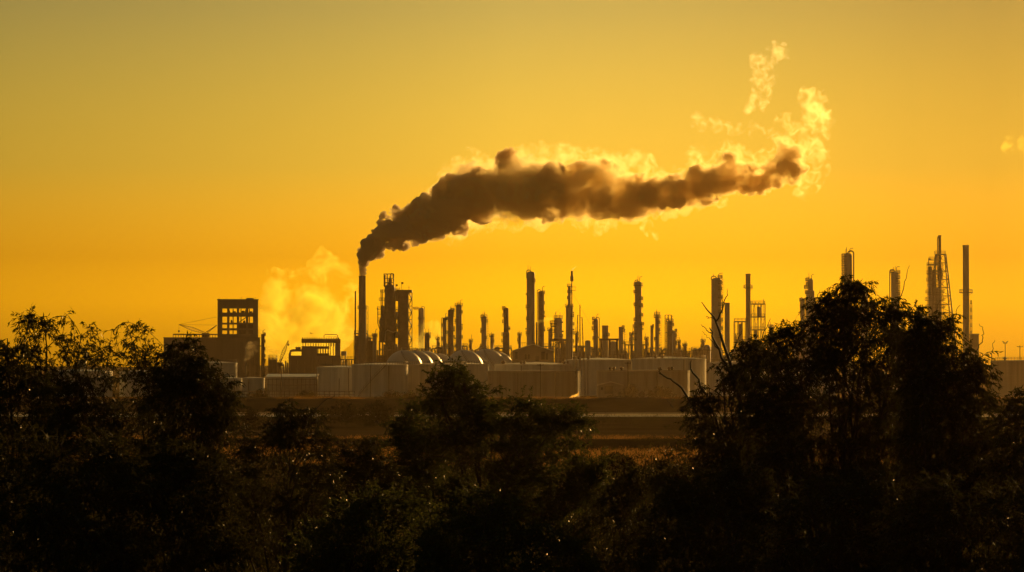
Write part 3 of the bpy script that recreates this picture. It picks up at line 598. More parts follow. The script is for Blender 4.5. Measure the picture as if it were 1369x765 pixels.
column('tall_ribbed_column', 'tall ribbed column with right hand platforms rising alone in the middle of the skyline', 'column', 848.9, 857.6, 376.0, 1460, prof=[(376, 4.35), (430, 5.6)], goose=('L', 386, .0, .6), plats=[(382.5, 'A', 1.8)]+[(p, 'R', 2.2) for p in (401, 411, 423, 435)]+[(p, 'L', 1.6) for p in (392, 409, 429, 438, 447, 455)], davit=True, rods=2, group=DC, rings=6)
process_frame('column_base_cluster', 'jumble of exchangers and pipes around the foot of the tall ribbed column', 835.8, 864.8, 461, 1464, 6, 2, d=9, fill=22, seed=11)
stack('narrow_grey_stack', 'narrow plain grey stack left of the twin slender columns', 'stack', 869.6, 873.4, 435.2, 1470, 0, plats=[(438, 'R', .8)], m='shell')
column('slender_column', 'slender column with a flared platform head right of the narrow grey stack', 'column', 876.0, 881.2, 420, 1475, plats=[(421.5, 'A', 1.3), (425, 'A', 1.8), (433, 'R', 1.5), (443, 'R', 1.4), (455, 'L', 1.3)], lad='R', rods=3, group=DC)
column('clustered_column', 'stout column with a left hand looped riser and frayed platforms on its right', 'column', 891.8, 899.2, 428.6, 1470, goose=('L', 476, .9, .55), plats=[(430.5, 'A', 1.4), (436, 'R', 2), (446, 'R', 1.2)], rods=3, davit=True, group=DC, m='dark')
column('companion_column', 'lower pale companion column on the right of the stout looped column', 'column', 898.4, 903.8, 442.2, 1480, plats=[(444, 'R', 1.5), (451, 'R', 1.0), (460, 'R', 1.2)], lad='R', group=DC)
b = process_frame('cluster_cage', 'steel cage over the head of the stout looped column', 889.2, 897.6, 421.0, 1472, 2, 9, d=5, fill=0, bar=.17, decks=False, cat='steel cage')
process_frame('pump_row', 'row of pumps and low pipes right of the pale companion column', 862, 905, 473, 1478, 8, 1, d=6, fill=12, seed=5)
column('squat_column', 'small squat column between the looped column and the sloping plant', 'column', 913.4, 918.0, 460, 1480, plats=[(463, 'A', 1.0)], rods=2, rings=2, nozzles=False, m='dark')
process_frame('pipe_rack', 'low horizontal pipe rack running past the small squat column', 903, 927, 469.5, 1490, 5, 1, d=4, fill=6, seed=15, cat='pipe rack')
process_frame('sloping_plant', 'low humped plant block just left of the thick right hand column', 925, 950, 468, 1480, 5, 2, d=9, fill=20, seed=16)
b = MB(); cx = 937.5
for k, (a, c, t) in enumerate(((927, 934, 467), (933, 941, 464.5), (940, 950, 461))):
    b = MB(); b.lathe([(.02, -1.4), ((c-a)*.3*U(1480), -1.2), ((c-a)*.5*U(1480), 0), ((c-a)*.5*U(1480), Z(t+3, 1480)), ((c-a)*.3*U(1480), Z(t+.6, 1480)), (.02, Z(t, 1480))][2:], (X((a+c)/2, 1480)-X(cx, 1480), 0, 0), 16); b.build('drum', M['shell'], bpy.data.objects['sloping_plant'], smooth=True)
# ---- right hand group
column('thick_column', 'thick ribbed column with a left hand gooseneck, behind the bare forked branches', 'column', 951.2, 964.4, 371.5, 1400, goose=('L', 374, .0, .7), plats=[(380, 'R', 1.6), (388, 'R', 1.4)]+[(p, 'R', 1.9) for p in (399, 409, 419, 430, 441, 452)]+[(372.5, 'R', 1.6)], pipes=[(-1, -.6, 376, .6)], davit=True, rods=1, group=DC, rings=10, lad='R')
stack('blunt_grey_stack', 'blunt plain grey stack right of the thick ribbed column', 'stack', 969.0, 975.8, 404.8, 1400, .02, m='shell')
process_frame('railing_frame', 'railed low frame left of the tall plain stack and lattice frame', 982, 997, 430, 1410, 3, 4, d=6, fill=10, seed=21)
stack('tall_plain_stack', 'tall plain dark stack with one collar platform beside the square lattice frame', 'stack', 997.2, 1003.6, 366.0, 1400, .0, plats=[(385.6, 'A', 2.6)], m='conc')
process_frame('square_lattice_frame', 'square open lattice frame right of the tall plain stack', 1004.2, 1022.4, 406.5, 1405, 4, 7, d=7, fill=7, bar=.26, seed=22, decks=True)
q = bpy.data.objects['square_lattice_frame']
for px, t in ((1006.5, 402), (1010, 403.5), (1014.5, 404), (1020.8, 399.5)): b = MB(); b.tube([(X(px, 1405)-q.location.x, 0, Z(407, 1405)), (X(px, 1405)-q.location.x, 0, Z(t, 1405))], .12, 5); b.build('mast', M['steel'], q)
column('stepped_head_column', 'column with a narrow stepped head and right hand pipe above the big tree', 'column', 1077.0, 1090.2, 373.2, 1390, prof=[(373.2, 3.8), (388, 5.6), (397, 6.6)], goose=('R', 396, -1.6, .65), plats=[(376, 'L', 2.4), (382, 'L', 2), (386, 'L', 4), (393, 'L', 1.6)], rods=2, davit=True, group=DC)
column('looped_side_column', 'smaller column with a looped left pipe under the stepped head column', 'column', 1070.6, 1076.4, 399, 1380, goose=('L', 425, .3, .5), plats=[(403, 'L', 1.5), (412, 'L', 1)], group=DC)
process_frame('side_ladder_frame', 'thin ladder frame on the right of the stepped head column', 1091.4, 1096, 403, 1392, 1, 8, d=3, fill=3, bar=.16, decks=True, seed=31)
column('hooked_pipe_column', 'tall column with a thick hooked pipe down its right side above the treetop', 'column', 1128.4, 1139.6, 338.4, 1350, goose=('R', 386, 2.2, .95), plats=[(p, 'L', 2.4) for p in (344, 350, 356, 362, 368, 376)], lad='L', rods=3, davit=True, group=DC, rings=7)
column('domed_drum', 'low drum with a small curled pipe peeping out of the treetop', 'drum', 1150.5, 1160.5, 386, 1360, goose=('L', 386, -3, .6), nozzles=False, rings=1, m='shell2')
column('left_hook_column', 'column with a hooked pipe down its left side and a serrated right edge', 'column', 1191.6, 1201.8, 363.0, 1360, goose=('L', 398, 1.6, .7), plats=[(p, 'R', 1.9) for p in (366, 373, 380, 386, 392, 397, 402)]+[(365, 'L', 1)], rods=2, davit=True, group=DC, rings=7)
process_frame('low_roof_frame', 'short flat roofed frame between the left hook column and the flare derrick', 1216, 1232, 427, 1365, 3, 4, d=7, fill=6, seed=33)
def derrick():
    Y = 1340; u = U(Y); cx = X(1257, Y); root = thing('flare_derrick', 'tapering lattice derrick holding a tall flare pipe over crowded vessels', 'flare derrick', (cx, Y, 0)); L = lambda p: X(p, Y)-cx; z = lambda p: Z(p, Y)
    b = MB(); b.lathe([(2.1*u, 0), (2.1*u, z(376)), (3.4*u, z(372)), (3.4*u, z(362)), (2.0*u, z(357)), (1.9*u, z(316.2)), (2.2*u, z(316)), (2.2*u, z(314.6)), (1.5*u, z(314.6)), (1.4*u, z(320))], n=18); b.build('flare_pipe', M['dark'], root, smooth=True)
    q = MB(); q.tube([(-3*u, 0, z(372)), (-3*u, 0, z(320)), (-2.2*u, 0, z(316))], .2, 6); q.build('pilot_line', M['steel'], root)
    f = MB(); zt = z(340.5); rt, rb = 9*u, 34*u; n = 17
    rr = lambda t: rb+(rt-rb)*t
    for i in range(4):
        a = PI/4+i*PI/2; f.tube([(rr(t)*math.cos(a), rr(t)*math.sin(a), zt*t) for t in (0, .5, 1)], .28, 6)
    for k in range(n+1):
        t = k/n; t2 = (k+1)/n
        for i in range(4):
            a, c = PI/4+i*PI/2, PI/4+(i+1)*PI/2; A = (rr(t)*math.cos(a), rr(t)*math.sin(a), zt*t); Bp = (rr(t)*math.cos(c), rr(t)*math.sin(c), zt*t); f.bar(A, Bp, .16)
            if k < n: f.bar(A if (k+i) % 2 else Bp, (rr(t2)*math.cos(c if (k+i) % 2 else a), rr(t2)*math.sin(c if (k+i) % 2 else a), zt*t2), .14)
    f.v = [(x*.98+1.2*u, y, zz) for x, y, zz in f.v]; f.build('lattice', M['steel'], root)
    deck_rail_at(root, L(1250), L(1264.4), 4.4, z(340))
    for (xc, w, t, mm) in ((1243.5, 5.2, 356, 'shell'), (1249.5, 5.5, 360, 'dark'), (1246, 10.5, 395, 'shell'), (1253.5, 9, 384, 'shell')):
        v = MB(); r = w/2*u; h = z(t); v.lathe([(r*1.05, 0), (r*1.05, 2), (r, 2.6), (r, h-r*.5), (r*.6, h-.15*r), (.02, h)], (L(xc), -r*.8, 0), 22); v.build('vessel', M[mm], root, smooth=True)
    fr = frame_mesh(19*u, 5, z(353), 4, 13, .2, True, L(1250.5), 0); fr.build('vessel_frame', M['steel'], root)
    for (py, xa, xb) in ((355, 1240.4, 1254), (348, 1243, 1258), (366, 1240, 1255), (376, 1239.6, 1256), (392, 1238.5, 1262), (402, 1237.8, 1263), (412, 1237.8, 1263)): deck_rail_at(root, L(xa), L(xb), 6, z(py))
    v = MB(); v.tube([(L(1242.2), 0, z(345.8)), (L(1242.2), 0, z(356))], .2, 6); v.tube([(L(1241.8), 0, z(346.2)), (L(1247), 0, z(348.2))], .5, 5, r1=.15); v.build('wind_sock', M['steel'], root)
derrick()
stack('collared_stack', 'tall plain stack at the far right with one collar platform halfway up', 'stack', 1287.8, 1296.0, 327.8, 1340, .12, plats=[(392, 'A', 4.0)], lad=None, m='conc')
process_frame('stack_ladder_frame', 'ladder frame fixed to the lower right side of the collared stack', 1297.5, 1299.6, 406, 1340, 1, 12, d=1.6, fill=0, bar=.12, decks=True, cat='ladder frame')
q = thing('stack_house', 'small flat roofed house at the foot of the collared stack', 'building', (X(1302.7, 1350), 1350, 0))
b = MB(); b.box((0, 0, Z(447.5, 1350)/2), (8.5*U(1350), 8, Z(447.5, 1350))); b.build('wall', M['dark'], q); b = MB(); b.box((0, 0, Z(447.2, 1350)), (9.4*U(1350), 8.8, .5)); b.build('roof', M['steel'], q)
for i, (a, c, t, Yq, lb, sd) in enumerate(((583.5, 586.5, 452, 1545, 'thin low vent just left of the column trio', 'R'), (628, 631, 455, 1540, 'thin low vent between the column trio and the lone slender column', 'L'), (655.5, 659.5, 448, 1540, 'small low column right of the lone slender column', 'R'),
        (693, 696.5, 446, 1520, 'small low column behind the left slope of the gabled shed roof', 'L'), (733, 737.5, 440, 1510, 'small low column between the split column and the table vessel', 'R'), (769, 772.5, 445, 1500, 'small low column just right of the bottle column', 'R'),
        (842.5, 846, 446, 1500, 'small low column hugging the left of the tall ribbed column', 'L'), (862.5, 866, 452, 1500, 'small low column hugging the right of the tall ribbed column', 'R'), (906, 909, 456, 1500, 'thin low vent right of the pale companion column', 'R'),
        (938, 942, 455, 1500, 'small low column left of the thick ribbed column', 'L'), (1028, 1033, 436, 1420, 'small low column right of the square lattice frame', 'R'))):
    column('low_column', lb, 'column', a, c, t, Yq, plats=[(t+2.5, 'A', 1.2), (t+10, sd, 1.3)], rings=2, rods=1, m='dark' if i % 2 else 'shell', group='small low columns', goose=(sd, t+14, .6, .4), nozzles=False)
# ---- far clutter of low plant behind the tanks, in front of the columns
LOW = [(578, 601, 466, 1530, 'low pipework behind the left sphere tanks'), (622, 645, 470, 1530, 'low pipework between the column trio and the lone slender column'), (742, 758, 458, 1500, 'exchanger rack tucked under the table vessel'),
       (766, 783, 470, 1490, 'exchanger rack under the guyed flare'), (786, 806, 468, 1490, 'valve rack at the foot of the hooked column'), (498, 532, 468, 1515, 'dense pipework under the cracking reactor'), (533, 551, 470, 1515, 'dense pipework under the stair tower'),
       (545, 582, 467.5, 1540, 'low pipework in front of the short dark column'), (600, 625, 463, 1540, 'taller pipework at the feet of the column trio'), (636, 664, 467, 1540, 'low pipework at the foot of the lone slender column'),
       (706, 742, 463, 1520, 'pipe rack behind the gabled shed roof'), (752, 792, 464, 1520, 'taller rack behind the guyed flare foot'), (788, 838, 470, 1500, 'long rack along the feet of the furnace stacks'),
       (862, 884, 466, 1500, 'rack around the narrow grey stack foot'), (884, 912, 468, 1510, 'rack around the stout looped column foot'), (905, 945, 473, 1500, 'low rack behind the squat column'),
       (660, 684, 466, 1500, 'pipe rack at the foot of the stepped column'), (952, 985, 468, 1415, 'low exchanger rack around the foot of the thick ribbed column'), (1000, 1040, 462, 1420, 'low pump rack at the foot of the tall plain stack'),
       (1060, 1100, 455, 1400, 'pump rack at the foot of the stepped head column')]
for i, (a, c, t, Yq, lb) in enumerate(LOW):
    process_frame('exchanger_rack', lb, a, c, t, Yq, max(2, int((c-a)/6)), 2, d=7, fill=int((c-a)*.9)+8, seed=40+i, cat='pipe rack', group='low pipe racks', decks=i % 2 == 0)
    b = MB(); q = [o for o in bpy.data.objects if o.get('label') == lb][0]; b.box((0, 1.2, Z(t+7, Yq)/2), ((c-a)*.86*U(Yq), 3.4, Z(t+7, Yq))); b.build('enclosure', M['dark'], q)
b = MB(); b.box((X(522, 1515)-X(515, 1515), 1, Z(460.5, 1515)/2), (18*U(1515), 5, Z(460.5, 1515))); b.build('enclosure', M['dark'], [o for o in bpy.data.objects if o.get('label') == 'dense pipework under the cracking reactor'][0])
def rail_fence():
    Y = 1195; a, c = X(300, Y), X(474, Y); root = thing('pipe_rail_fence', 'low pipe rail fence along the foot of the pale tanks', 'fence', ((a+c)/2, Y, 0)); w = c-a; b = MB()
    for zz in (1.2, 2.4): b.tube([(-w/2, 0, zz), (w/2, 0, zz)], .13, 6)
    for k in range(27): b.box((-w/2+w*k/26, 0, 1.25), (.26, .26, 2.5))
    b.build('rail', M['steel'], root)
rail_fence()
# ---- sphere tanks
for args in (('leftmost white sphere tank, peeping over the biggest pale tank', 540.3, 468.2, 25.2, 1350), ('second sphere tank from the left, a crescent behind the leftmost one', 555.5, 468.6, 24.6, 1385),
             ('third sphere tank from the left, a crescent behind two others', 569.0, 469.2, 24.0, 1420), ('fourth sphere tank, mostly hidden behind the big front sphere tank', 585.5, 472.5, 23.0, 1450),
             ('big front sphere tank with a broad bright right rim', 621.0, 467.8, 26.0, 1340), ('lower sphere tank half hidden under the big front sphere tank', 633.5, 474.6, 24.0, 1372),
             ('sphere tank in the right group with a small cap left of the gabled shed', 650.5, 466.3, 26.0, 1400), ('rearmost right sphere tank, a bright crescent beside the gabled shed', 663.5, 469.8, 24.0, 1435)):
    sphere_tank(*args)
# ---- storage tanks in front
tank('storage_tank', 'pale tank with rails left of the biggest pale tank', 456, 33, 491.2, 1290, stair=0)
tank('storage_tank', 'biggest pale tank with a spiral stair, below the leftmost sphere tank', 508, 37.5, 487.8, 1255)
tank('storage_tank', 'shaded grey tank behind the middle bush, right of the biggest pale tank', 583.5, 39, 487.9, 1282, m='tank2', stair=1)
tank('storage_tank', 'pale tank with a sunlit right edge under the big front sphere tank', 617.5, 36, 487.2, 1308, stair=0)
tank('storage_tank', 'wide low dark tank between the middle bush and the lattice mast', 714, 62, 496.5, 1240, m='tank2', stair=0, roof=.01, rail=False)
tank('storage_tank', 'pale tank top showing over the wide low dark tank', 716, 55, 487.6, 1335, stair=0, clutter=7, rail=False)
tank('storage_tank', 'pale tank right of the lattice mast with a sunlit right edge', 801, 46, 481.4, 1335, stair=0, clutter=3, rail=False)
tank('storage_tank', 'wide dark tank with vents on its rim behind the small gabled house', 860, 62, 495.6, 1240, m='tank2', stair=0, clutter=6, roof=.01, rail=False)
tank('storage_tank', 'white tank with a bright roof edge behind the wide dark vented tank', 894.5, 49.5, 479.9, 1325, stair=0, clutter=2)
tank('storage_tank', 'pale tank behind the bare branches, right of the bright roofed tank', 985, 38, 485, 1310, stair=0)
tank('storage_tank', 'pale tank glimpsed through the leaves of the big right tree', 1080, 38, 484, 1290, stair=0)
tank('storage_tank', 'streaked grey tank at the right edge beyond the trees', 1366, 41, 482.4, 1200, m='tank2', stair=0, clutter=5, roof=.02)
tank('storage_tank', 'pale tank below the long low building, partly behind the left tree', 288, 29, 485.3, 1370, stair=0)
tank('storage_tank', 'small white tank nearest the left tree, a sunlit right edge', 309, 15, 505.8, 1235, stair=0, rail=False)
tank('storage_tank', 'small white tank left of the long flat shed', 338.8, 15, 505.5, 1230, stair=0, rail=False)
tank('storage_tank', 'wide pale tank glimpsed through the left tree', 108, 42, 496.5, 1260, stair=0)
tank('storage_tank', 'pale tank behind the leaves just right of the left tree crown', 190, 30, 497, 1275, stair=0)
def flat_shed():
    Y = 1250; cx = X(389.5, Y); root = thing('flat_shed', 'long flat shed with a bright roof and pipe rails along its front', 'shed', (cx, Y, 0)); w = 67*U(Y); h = Z(504.6, Y)
    b = MB(); b.box((0, 6, h/2), (w, 10, h)); b.build('wall', M['shell2'], root)
    b = MB(); b.add([(-w/2-.3, .6, h+.02), (w/2+.3, .6, h+.02), (w/2+.3, 11.4, h+1.1), (-w/2-.3, 11.4, h+1.1), (-w/2-.3, .6, h+.27), (w/2+.3, .6, h+.27), (w/2+.3, 11.4, h+1.35), (-w/2-.3, 11.4, h+1.35)], [(3,2,1,0), (4,5,6,7), (0,1,5,4), (2,3,7,6), (1,2,6,5), (3,0,4,7)]); b.build('roof', M['roofm'], root)
    q = MB()
    for zz in (h*.35, h*.62, h*.9): q.tube([(-w/2, -.8, zz), (w/2, -.8, zz)], .13, 6)
    for k in range(12): q.box((-w/2+w*(k+.5)/12, -.8, h*.47), (.22, .22, h*.94))
    q.build('pipe_rail', M['steel'], root)
flat_shed()
gable('small_house', 'small gabled house with a dark door in front of the wide dark vented tank', 800, 833, 817, 515.5, 511.3, 1222, 9, [(803.5, 806, 518, 521.5)], [(808.3, 819.6, 516.2, 526.5)], 'tank2', 'house')
hz = thing('equipment_cabin', 'low dark cabin glimpsed through the left tree crown', 'cabin', (X(110, 1400), 1400, 0))
b = MB(); b.box((0, 0, Z(482, 1400)/2), (10*U(1400), 4, Z(482, 1400))); b.build('wall', M['tank2'], hz); b = MB(); b.box((0, 0, Z(481.6, 1400)), (11*U(1400), 4.6, .4)); b.build('roof', M['steel'], hz)
# ---- poles
def pole(px, top, Y, label, arm=True):
    root = thing('utility_pole', label, 'utility pole', (X(px, Y), Y, gz(Y)), 'thin utility poles'); h = Z(top, Y)
    b = MB(); b.tube([(0,0,0), (0,0,h*.5), (0,0,h)], .20, 8, r1=.13); b.build('pole', M['wood'], root)
    if arm: b = MB(); b.box((0, -.2, h-.5), (2.2, .14, .16)); o = b.build('crossarm', M['wood'], root); i = MB(); [i.lathe([(.08,0),(.1,.15),(.03,.3)], (x, -.2, h-.42), 8) for x in (-1, -.4)]; i.lathe([(.08,0),(.1,.15),(.03,.3)], (1, -.2, h-.42), 8); i.build('insulator', M['glass'], o)
pole(722.5, 486.5, 1190, 'thin pole in front of the wide low dark tank, left one')
pole(743, 497, 1195, 'shorter thin pole in front of the wide low dark tank, right one', False)
pole(839.4, 484, 1195, 'thin crossarmed pole behind the round bush by the small house')
pole(878.5, 497, 1195, 'thin pole right of the round bush by the small house', False)
pole(423.6, 488.8, 1230, 'thin pole at the left edge of the railed pale tank', False)
pole(453.5, 506, 1190, 'short thin pole standing before the railed pale tank', False)
pole(376, 487, 1230, 'thin crossarmed pole above the long flat shed')
pole(495.5, 489, 1200, 'thin pole standing before the biggest pale tank', False)
pole(1363.7, 462, 1195, 'thin tall pole rising over the streaked grey tank at the right edge')
def light_pole():
    Y = 1240; root = thing('floodlight_pole', 'floodlight pole with two lamp heads left of the streaked grey tank', 'light pole', (X(1344, Y), Y, 0)); h = Z(459, Y)
    b = MB(); b.tube([(0,0,0), (0,0,h)], .2, 8, r1=.12); b.box((0, 0, h), (1.6, .2, .2)); b.build('pole', M['steel'], root)
    for s in (-1, 1): b = MB(); b.add([(s*.25, -.4, h+.1), (s*1.0, -.4, h+.45), (s*1.0, .4, h+.45), (s*.25, .4, h+.1), (s*.25, -.4, h+.4), (s*1.0, -.4, h+.85), (s*1.0, .4, h+.85), (s*.25, .4, h+.4)], [(3,2,1,0), (4,5,6,7), (0,1,5,4), (2,3,7,6), (1,2,6,5), (3,0,4,7)]); b.build('lamp_head', M['steel'], root)
light_pole()
def bird():
    o = MB(); o.lathe([(.01, -.28), (.09, -.12), (.11, .05), (.06, .2), (.075, .27), (.01, .36)], n=8); o.v = [(z, y, x) for x, y, z in o.v]
    o.add([(.05,.05,.05), (-.12,.05,.05), (-.2,.75,.32), (-.02,.55,.28), (.05,-.05,.05), (-.12,-.05,.05), (-.2,-.75,.32), (-.02,-.55,.28)], [(0,1,2,3), (4,7,6,5)])
    b = o.build('flying_bird', M['dark'], None, loc=P(415.7, 446, 900)); tag(b, 'tiny dark bird flying in front of the pale steam cloud', 'bird')
bird()
# ---- small ground fires beside the levee
def fire(px0, px1, top, bot, Y, label, lean):
    root = thing('ground_flame', label, 'flame', (X((px0+px1)/2, Y), Y, Z(bot, Y)-.3)); u = U(Y); w = (px1-px0)*u; h = (bot-top)*u
    R = random.Random(int(px0))
    f = MB()
    for k in range(7):
        x = -w/2+w*(k+.5)/7; hh = h*(.35+.65*R.random())*(.62 if lean else 1); zb = h*.42*k/6*lean; n = 7; r = w/9*R.uniform(.6, 1.25); b = len(f.v); m = 5
        for i in range(m):
            t = i/(m-1); rr = r*(1.05-t)**1.3*(.8+.5*R.random())+.02; f.v += [(x+lean*w*.12*t+rr*math.cos(2*PI*q/n)+R.uniform(-.1,.1)*r, rr*.8*math.sin(2*PI*q/n), zb+hh*t) for q in range(n)]
        for i in range(m-1):
            for q in range(n): f.f.append((b+i*n+q, b+i*n+(q+1)%n, b+(i+1)*n+(q+1)%n, b+(i+1)*n+q))
        f.f += [tuple(b+q for q in range(n))[::-1], tuple(b+(m-1)*n+q for q in range(n))]
    f.build('fire', M['flame'], root, smooth=True)
    g = MB(); g.box((0, 0, .02), (w*1.1, 1.2, .5)); g.build('burn_pit', M['dark'], root)
fire(715.8, 721.5, 531.5, 537, 1000, 'small golden flame glow just above the middle bush', 0)
fire(760, 773, 522.5, 532, 1150, 'slanting golden flame glow at the foot of the lattice mast', 1)
# ================================================================ land and water
def sheet(name, m, x0, x1, ys, z, nx=2, amp=0.0):
    """ground strip; z(y) gives its height"""
    xs = np.linspace(x0, x1, nx+1); V = []
    for y in ys:
        for x in xs:
            V.append((x, y, z(y)+(amp*noise.noise((x*.05, y*.05, 3.1)) if amp else 0)))
    n = nx+1; Q = [(j*n+i, j*n+i+1, (j+1)*n+i+1, (j+1)*n+i) for j in range(len(ys)-1) for i in range(nx)]
    return structure(np_obj(name, np.array(V), np.array(Q), m))
yy = list(np.arange(-280, 0, 40))+list(np.arange(0, 220, 6))+list(np.arange(220, 700, 40))+list(np.arange(700, 2981, 120))
sheet('ground', M['soil'], -1500, 1500, yy, gz, 40)
sheet('dry_field', M['mud'], -400, 400, [412, 440, 474], lambda y: .03, 8)
sheet('shore_track', M['sand'], -500, 500, [668, 680, 716], lambda y: .035, 8)
def ribbon(name, m, y0, y1, z, amp, seed, x0=-400, x1=400):
    n = 500; V = []; Q = []
    for k in range(n+1):
        x = x0+(x1-x0)*k/n; a = amp*(noise.noise((x*.03, seed, 0))+.7*noise.noise((x*.13, seed, 3))); c = amp*(noise.noise((x*.03, seed, 7))+.5*noise.noise((x*.16, seed, 9)))
        V += [(x, y0+a, z), (x, y1+c, z)]
    Q = [(2*k, 2*k+2, 2*k+3, 2*k+1) for k in range(n)]
    return structure(np_obj(name, np.array(V), np.array(Q), m))
ribbon('canal_water', M['water'], 633, 664, .06, 9, 2.2)
ribbon('canal_bank', M['bank'], 653, 680, .075, 13, 4.4)
def levee(name, m, yc, h, wt, slope, seed, x0=-600, x1=600, rough=.12):
    """raised earth bank running across the plain, rough on its top and face"""
    n = 500; prof = [(-wt/2-slope*h, -.05), (-wt/2-slope*h*.66, h*.36), (-wt/2-slope*h*.33, h*.7), (-wt/2, h), (0, h*1.02), (wt/2, h), (wt/2+slope*h, -.05)]
    V = []; m_ = len(prof)
    for k in range(n+1):
        x = x0+(x1-x0)*k/n; wob = 2.2*noise.noise((x*.01, seed, 1))
        for i, (dy, z) in enumerate(prof):
            a = 0 if i in (0, m_-1) else rough*noise.noise((x*.22, i*1.7, seed))+rough*.8*noise.noise((x*.05, i*.4, seed+5))
            V.append((x, yc+dy+wob, z+a))
    Q = [(k*m_+i, (k+1)*m_+i, (k+1)*m_+i+1, k*m_+i+1) for k in range(n) for i in range(m_-1)]
    return structure(np_obj(name, np.array(V), np.array(Q), m, smooth=True))
levee('far_levee', M['levee'], 742, 2.9, 5, 2.4, 1.0, rough=.28)
levee('near_levee', M['soil'], 360, .95, 4, 3, 9.0, rough=.22)
def hills():
    n = 150; V = []
    for k in range(n+1):
        x = -1450+2900*k/n; h = 15+7*noise.noise((x*.004, 0, 2))+4*noise.noise((x*.02, 1, 2))+1.5*noise.noise((x*.08, 1, 2))
        V += [(x, 2700, -.5), (x, 2790, h*.8), (x, 2850, h), (x, 2960, -.5)]
    Q = [(k*4+i, (k+1)*4+i, (k+1)*4+i+1, k*4+i+1) for k in range(n) for i in range(3)]
    structure(np_obj('hills', np.array(V), np.array(Q), M['hill']))
hills()

# ================================================================ vegetation
def leaves(pos, dirs, L, Wd, spread=1.0):
    """one narrow folded leaf per row: four corners, bent along its midrib"""
    n = len(pos); rnd = rng.normal(size=(n, 3)); side = np.cross(dirs, rnd); side /= np.linalg.norm(side, axis=1)[:, None]+1e-9
    nor = np.cross(side, dirs); L = L[:, None]; Wd = Wd[:, None]
    mid = pos+dirs*L*.42+nor*L*.06
    V = np.stack([pos, mid+side*Wd*.5, pos+dirs*L-nor*L*.10, mid-side*Wd*.5], 1).reshape(-1, 3)
    return V, np.arange(4*n).reshape(n, 4)
def unit(a): return a/(np.linalg.norm(a, axis=1)[:, None]+1e-9)
def tubes_np(paths, radii, k=4):
    """many polylines of equal point count -> one mesh; paths (n,m,3), radii (n,m)"""
    n, m, _ = paths.shape; t = np.gradient(paths, axis=1); t /= np.linalg.norm(t, axis=2)[..., None]+1e-9
    up = np.array([.31, .87, .38]); a = np.cross(t, up); a /= np.linalg.norm(a, axis=2)[..., None]+1e-9; c = np.cross(t, a)
    ang = 2*PI*np.arange(k)/k
    V = paths[:, :, None, :]+radii[:, :, None, None]*(a[:, :, None, :]*np.cos(ang)[None, None, :, None]+c[:, :, None, :]*np.sin(ang)[None, None, :, None])
    idx = np.arange(n*m*k).reshape(n, m, k); i0 = idx[:, :-1]; i1 = idx[:, 1:]
    Q = np.stack([i0, np.roll(i0, -1, 2), np.roll(i1, -1, 2), i1], -1).reshape(-1, 4)
    return V.reshape(-1, 3), Q
def inpoly(x, y, poly):
    r = np.zeros(len(x), bool); n = len(poly)
    for i in range(n):
        x0, y0 = poly[i]; x1, y1 = poly[(i+1) % n]
        c = ((y0 > y) != (y1 > y)); xi = (x1-x0)*(y-y0)/((y1-y0) if y1 != y0 else 1e-9)+x0; r ^= c & (x < xi)
    return r
def edge_dist(x, y, poly):
    d = np.full(len(x), 1e9); n = len(poly)
    for i in range(n):
        ax, ay = poly[i]; bx, by = poly[(i+1) % n]; ex, ey = bx-ax, by-ay; t = np.clip(((x-ax)*ex+(y-ay)*ey)/(ex*ex+ey*ey+1e-9), 0, 1)
        d = np.minimum(d, np.hypot(x-ax-t*ex, y-ay-t*ey))
    return d
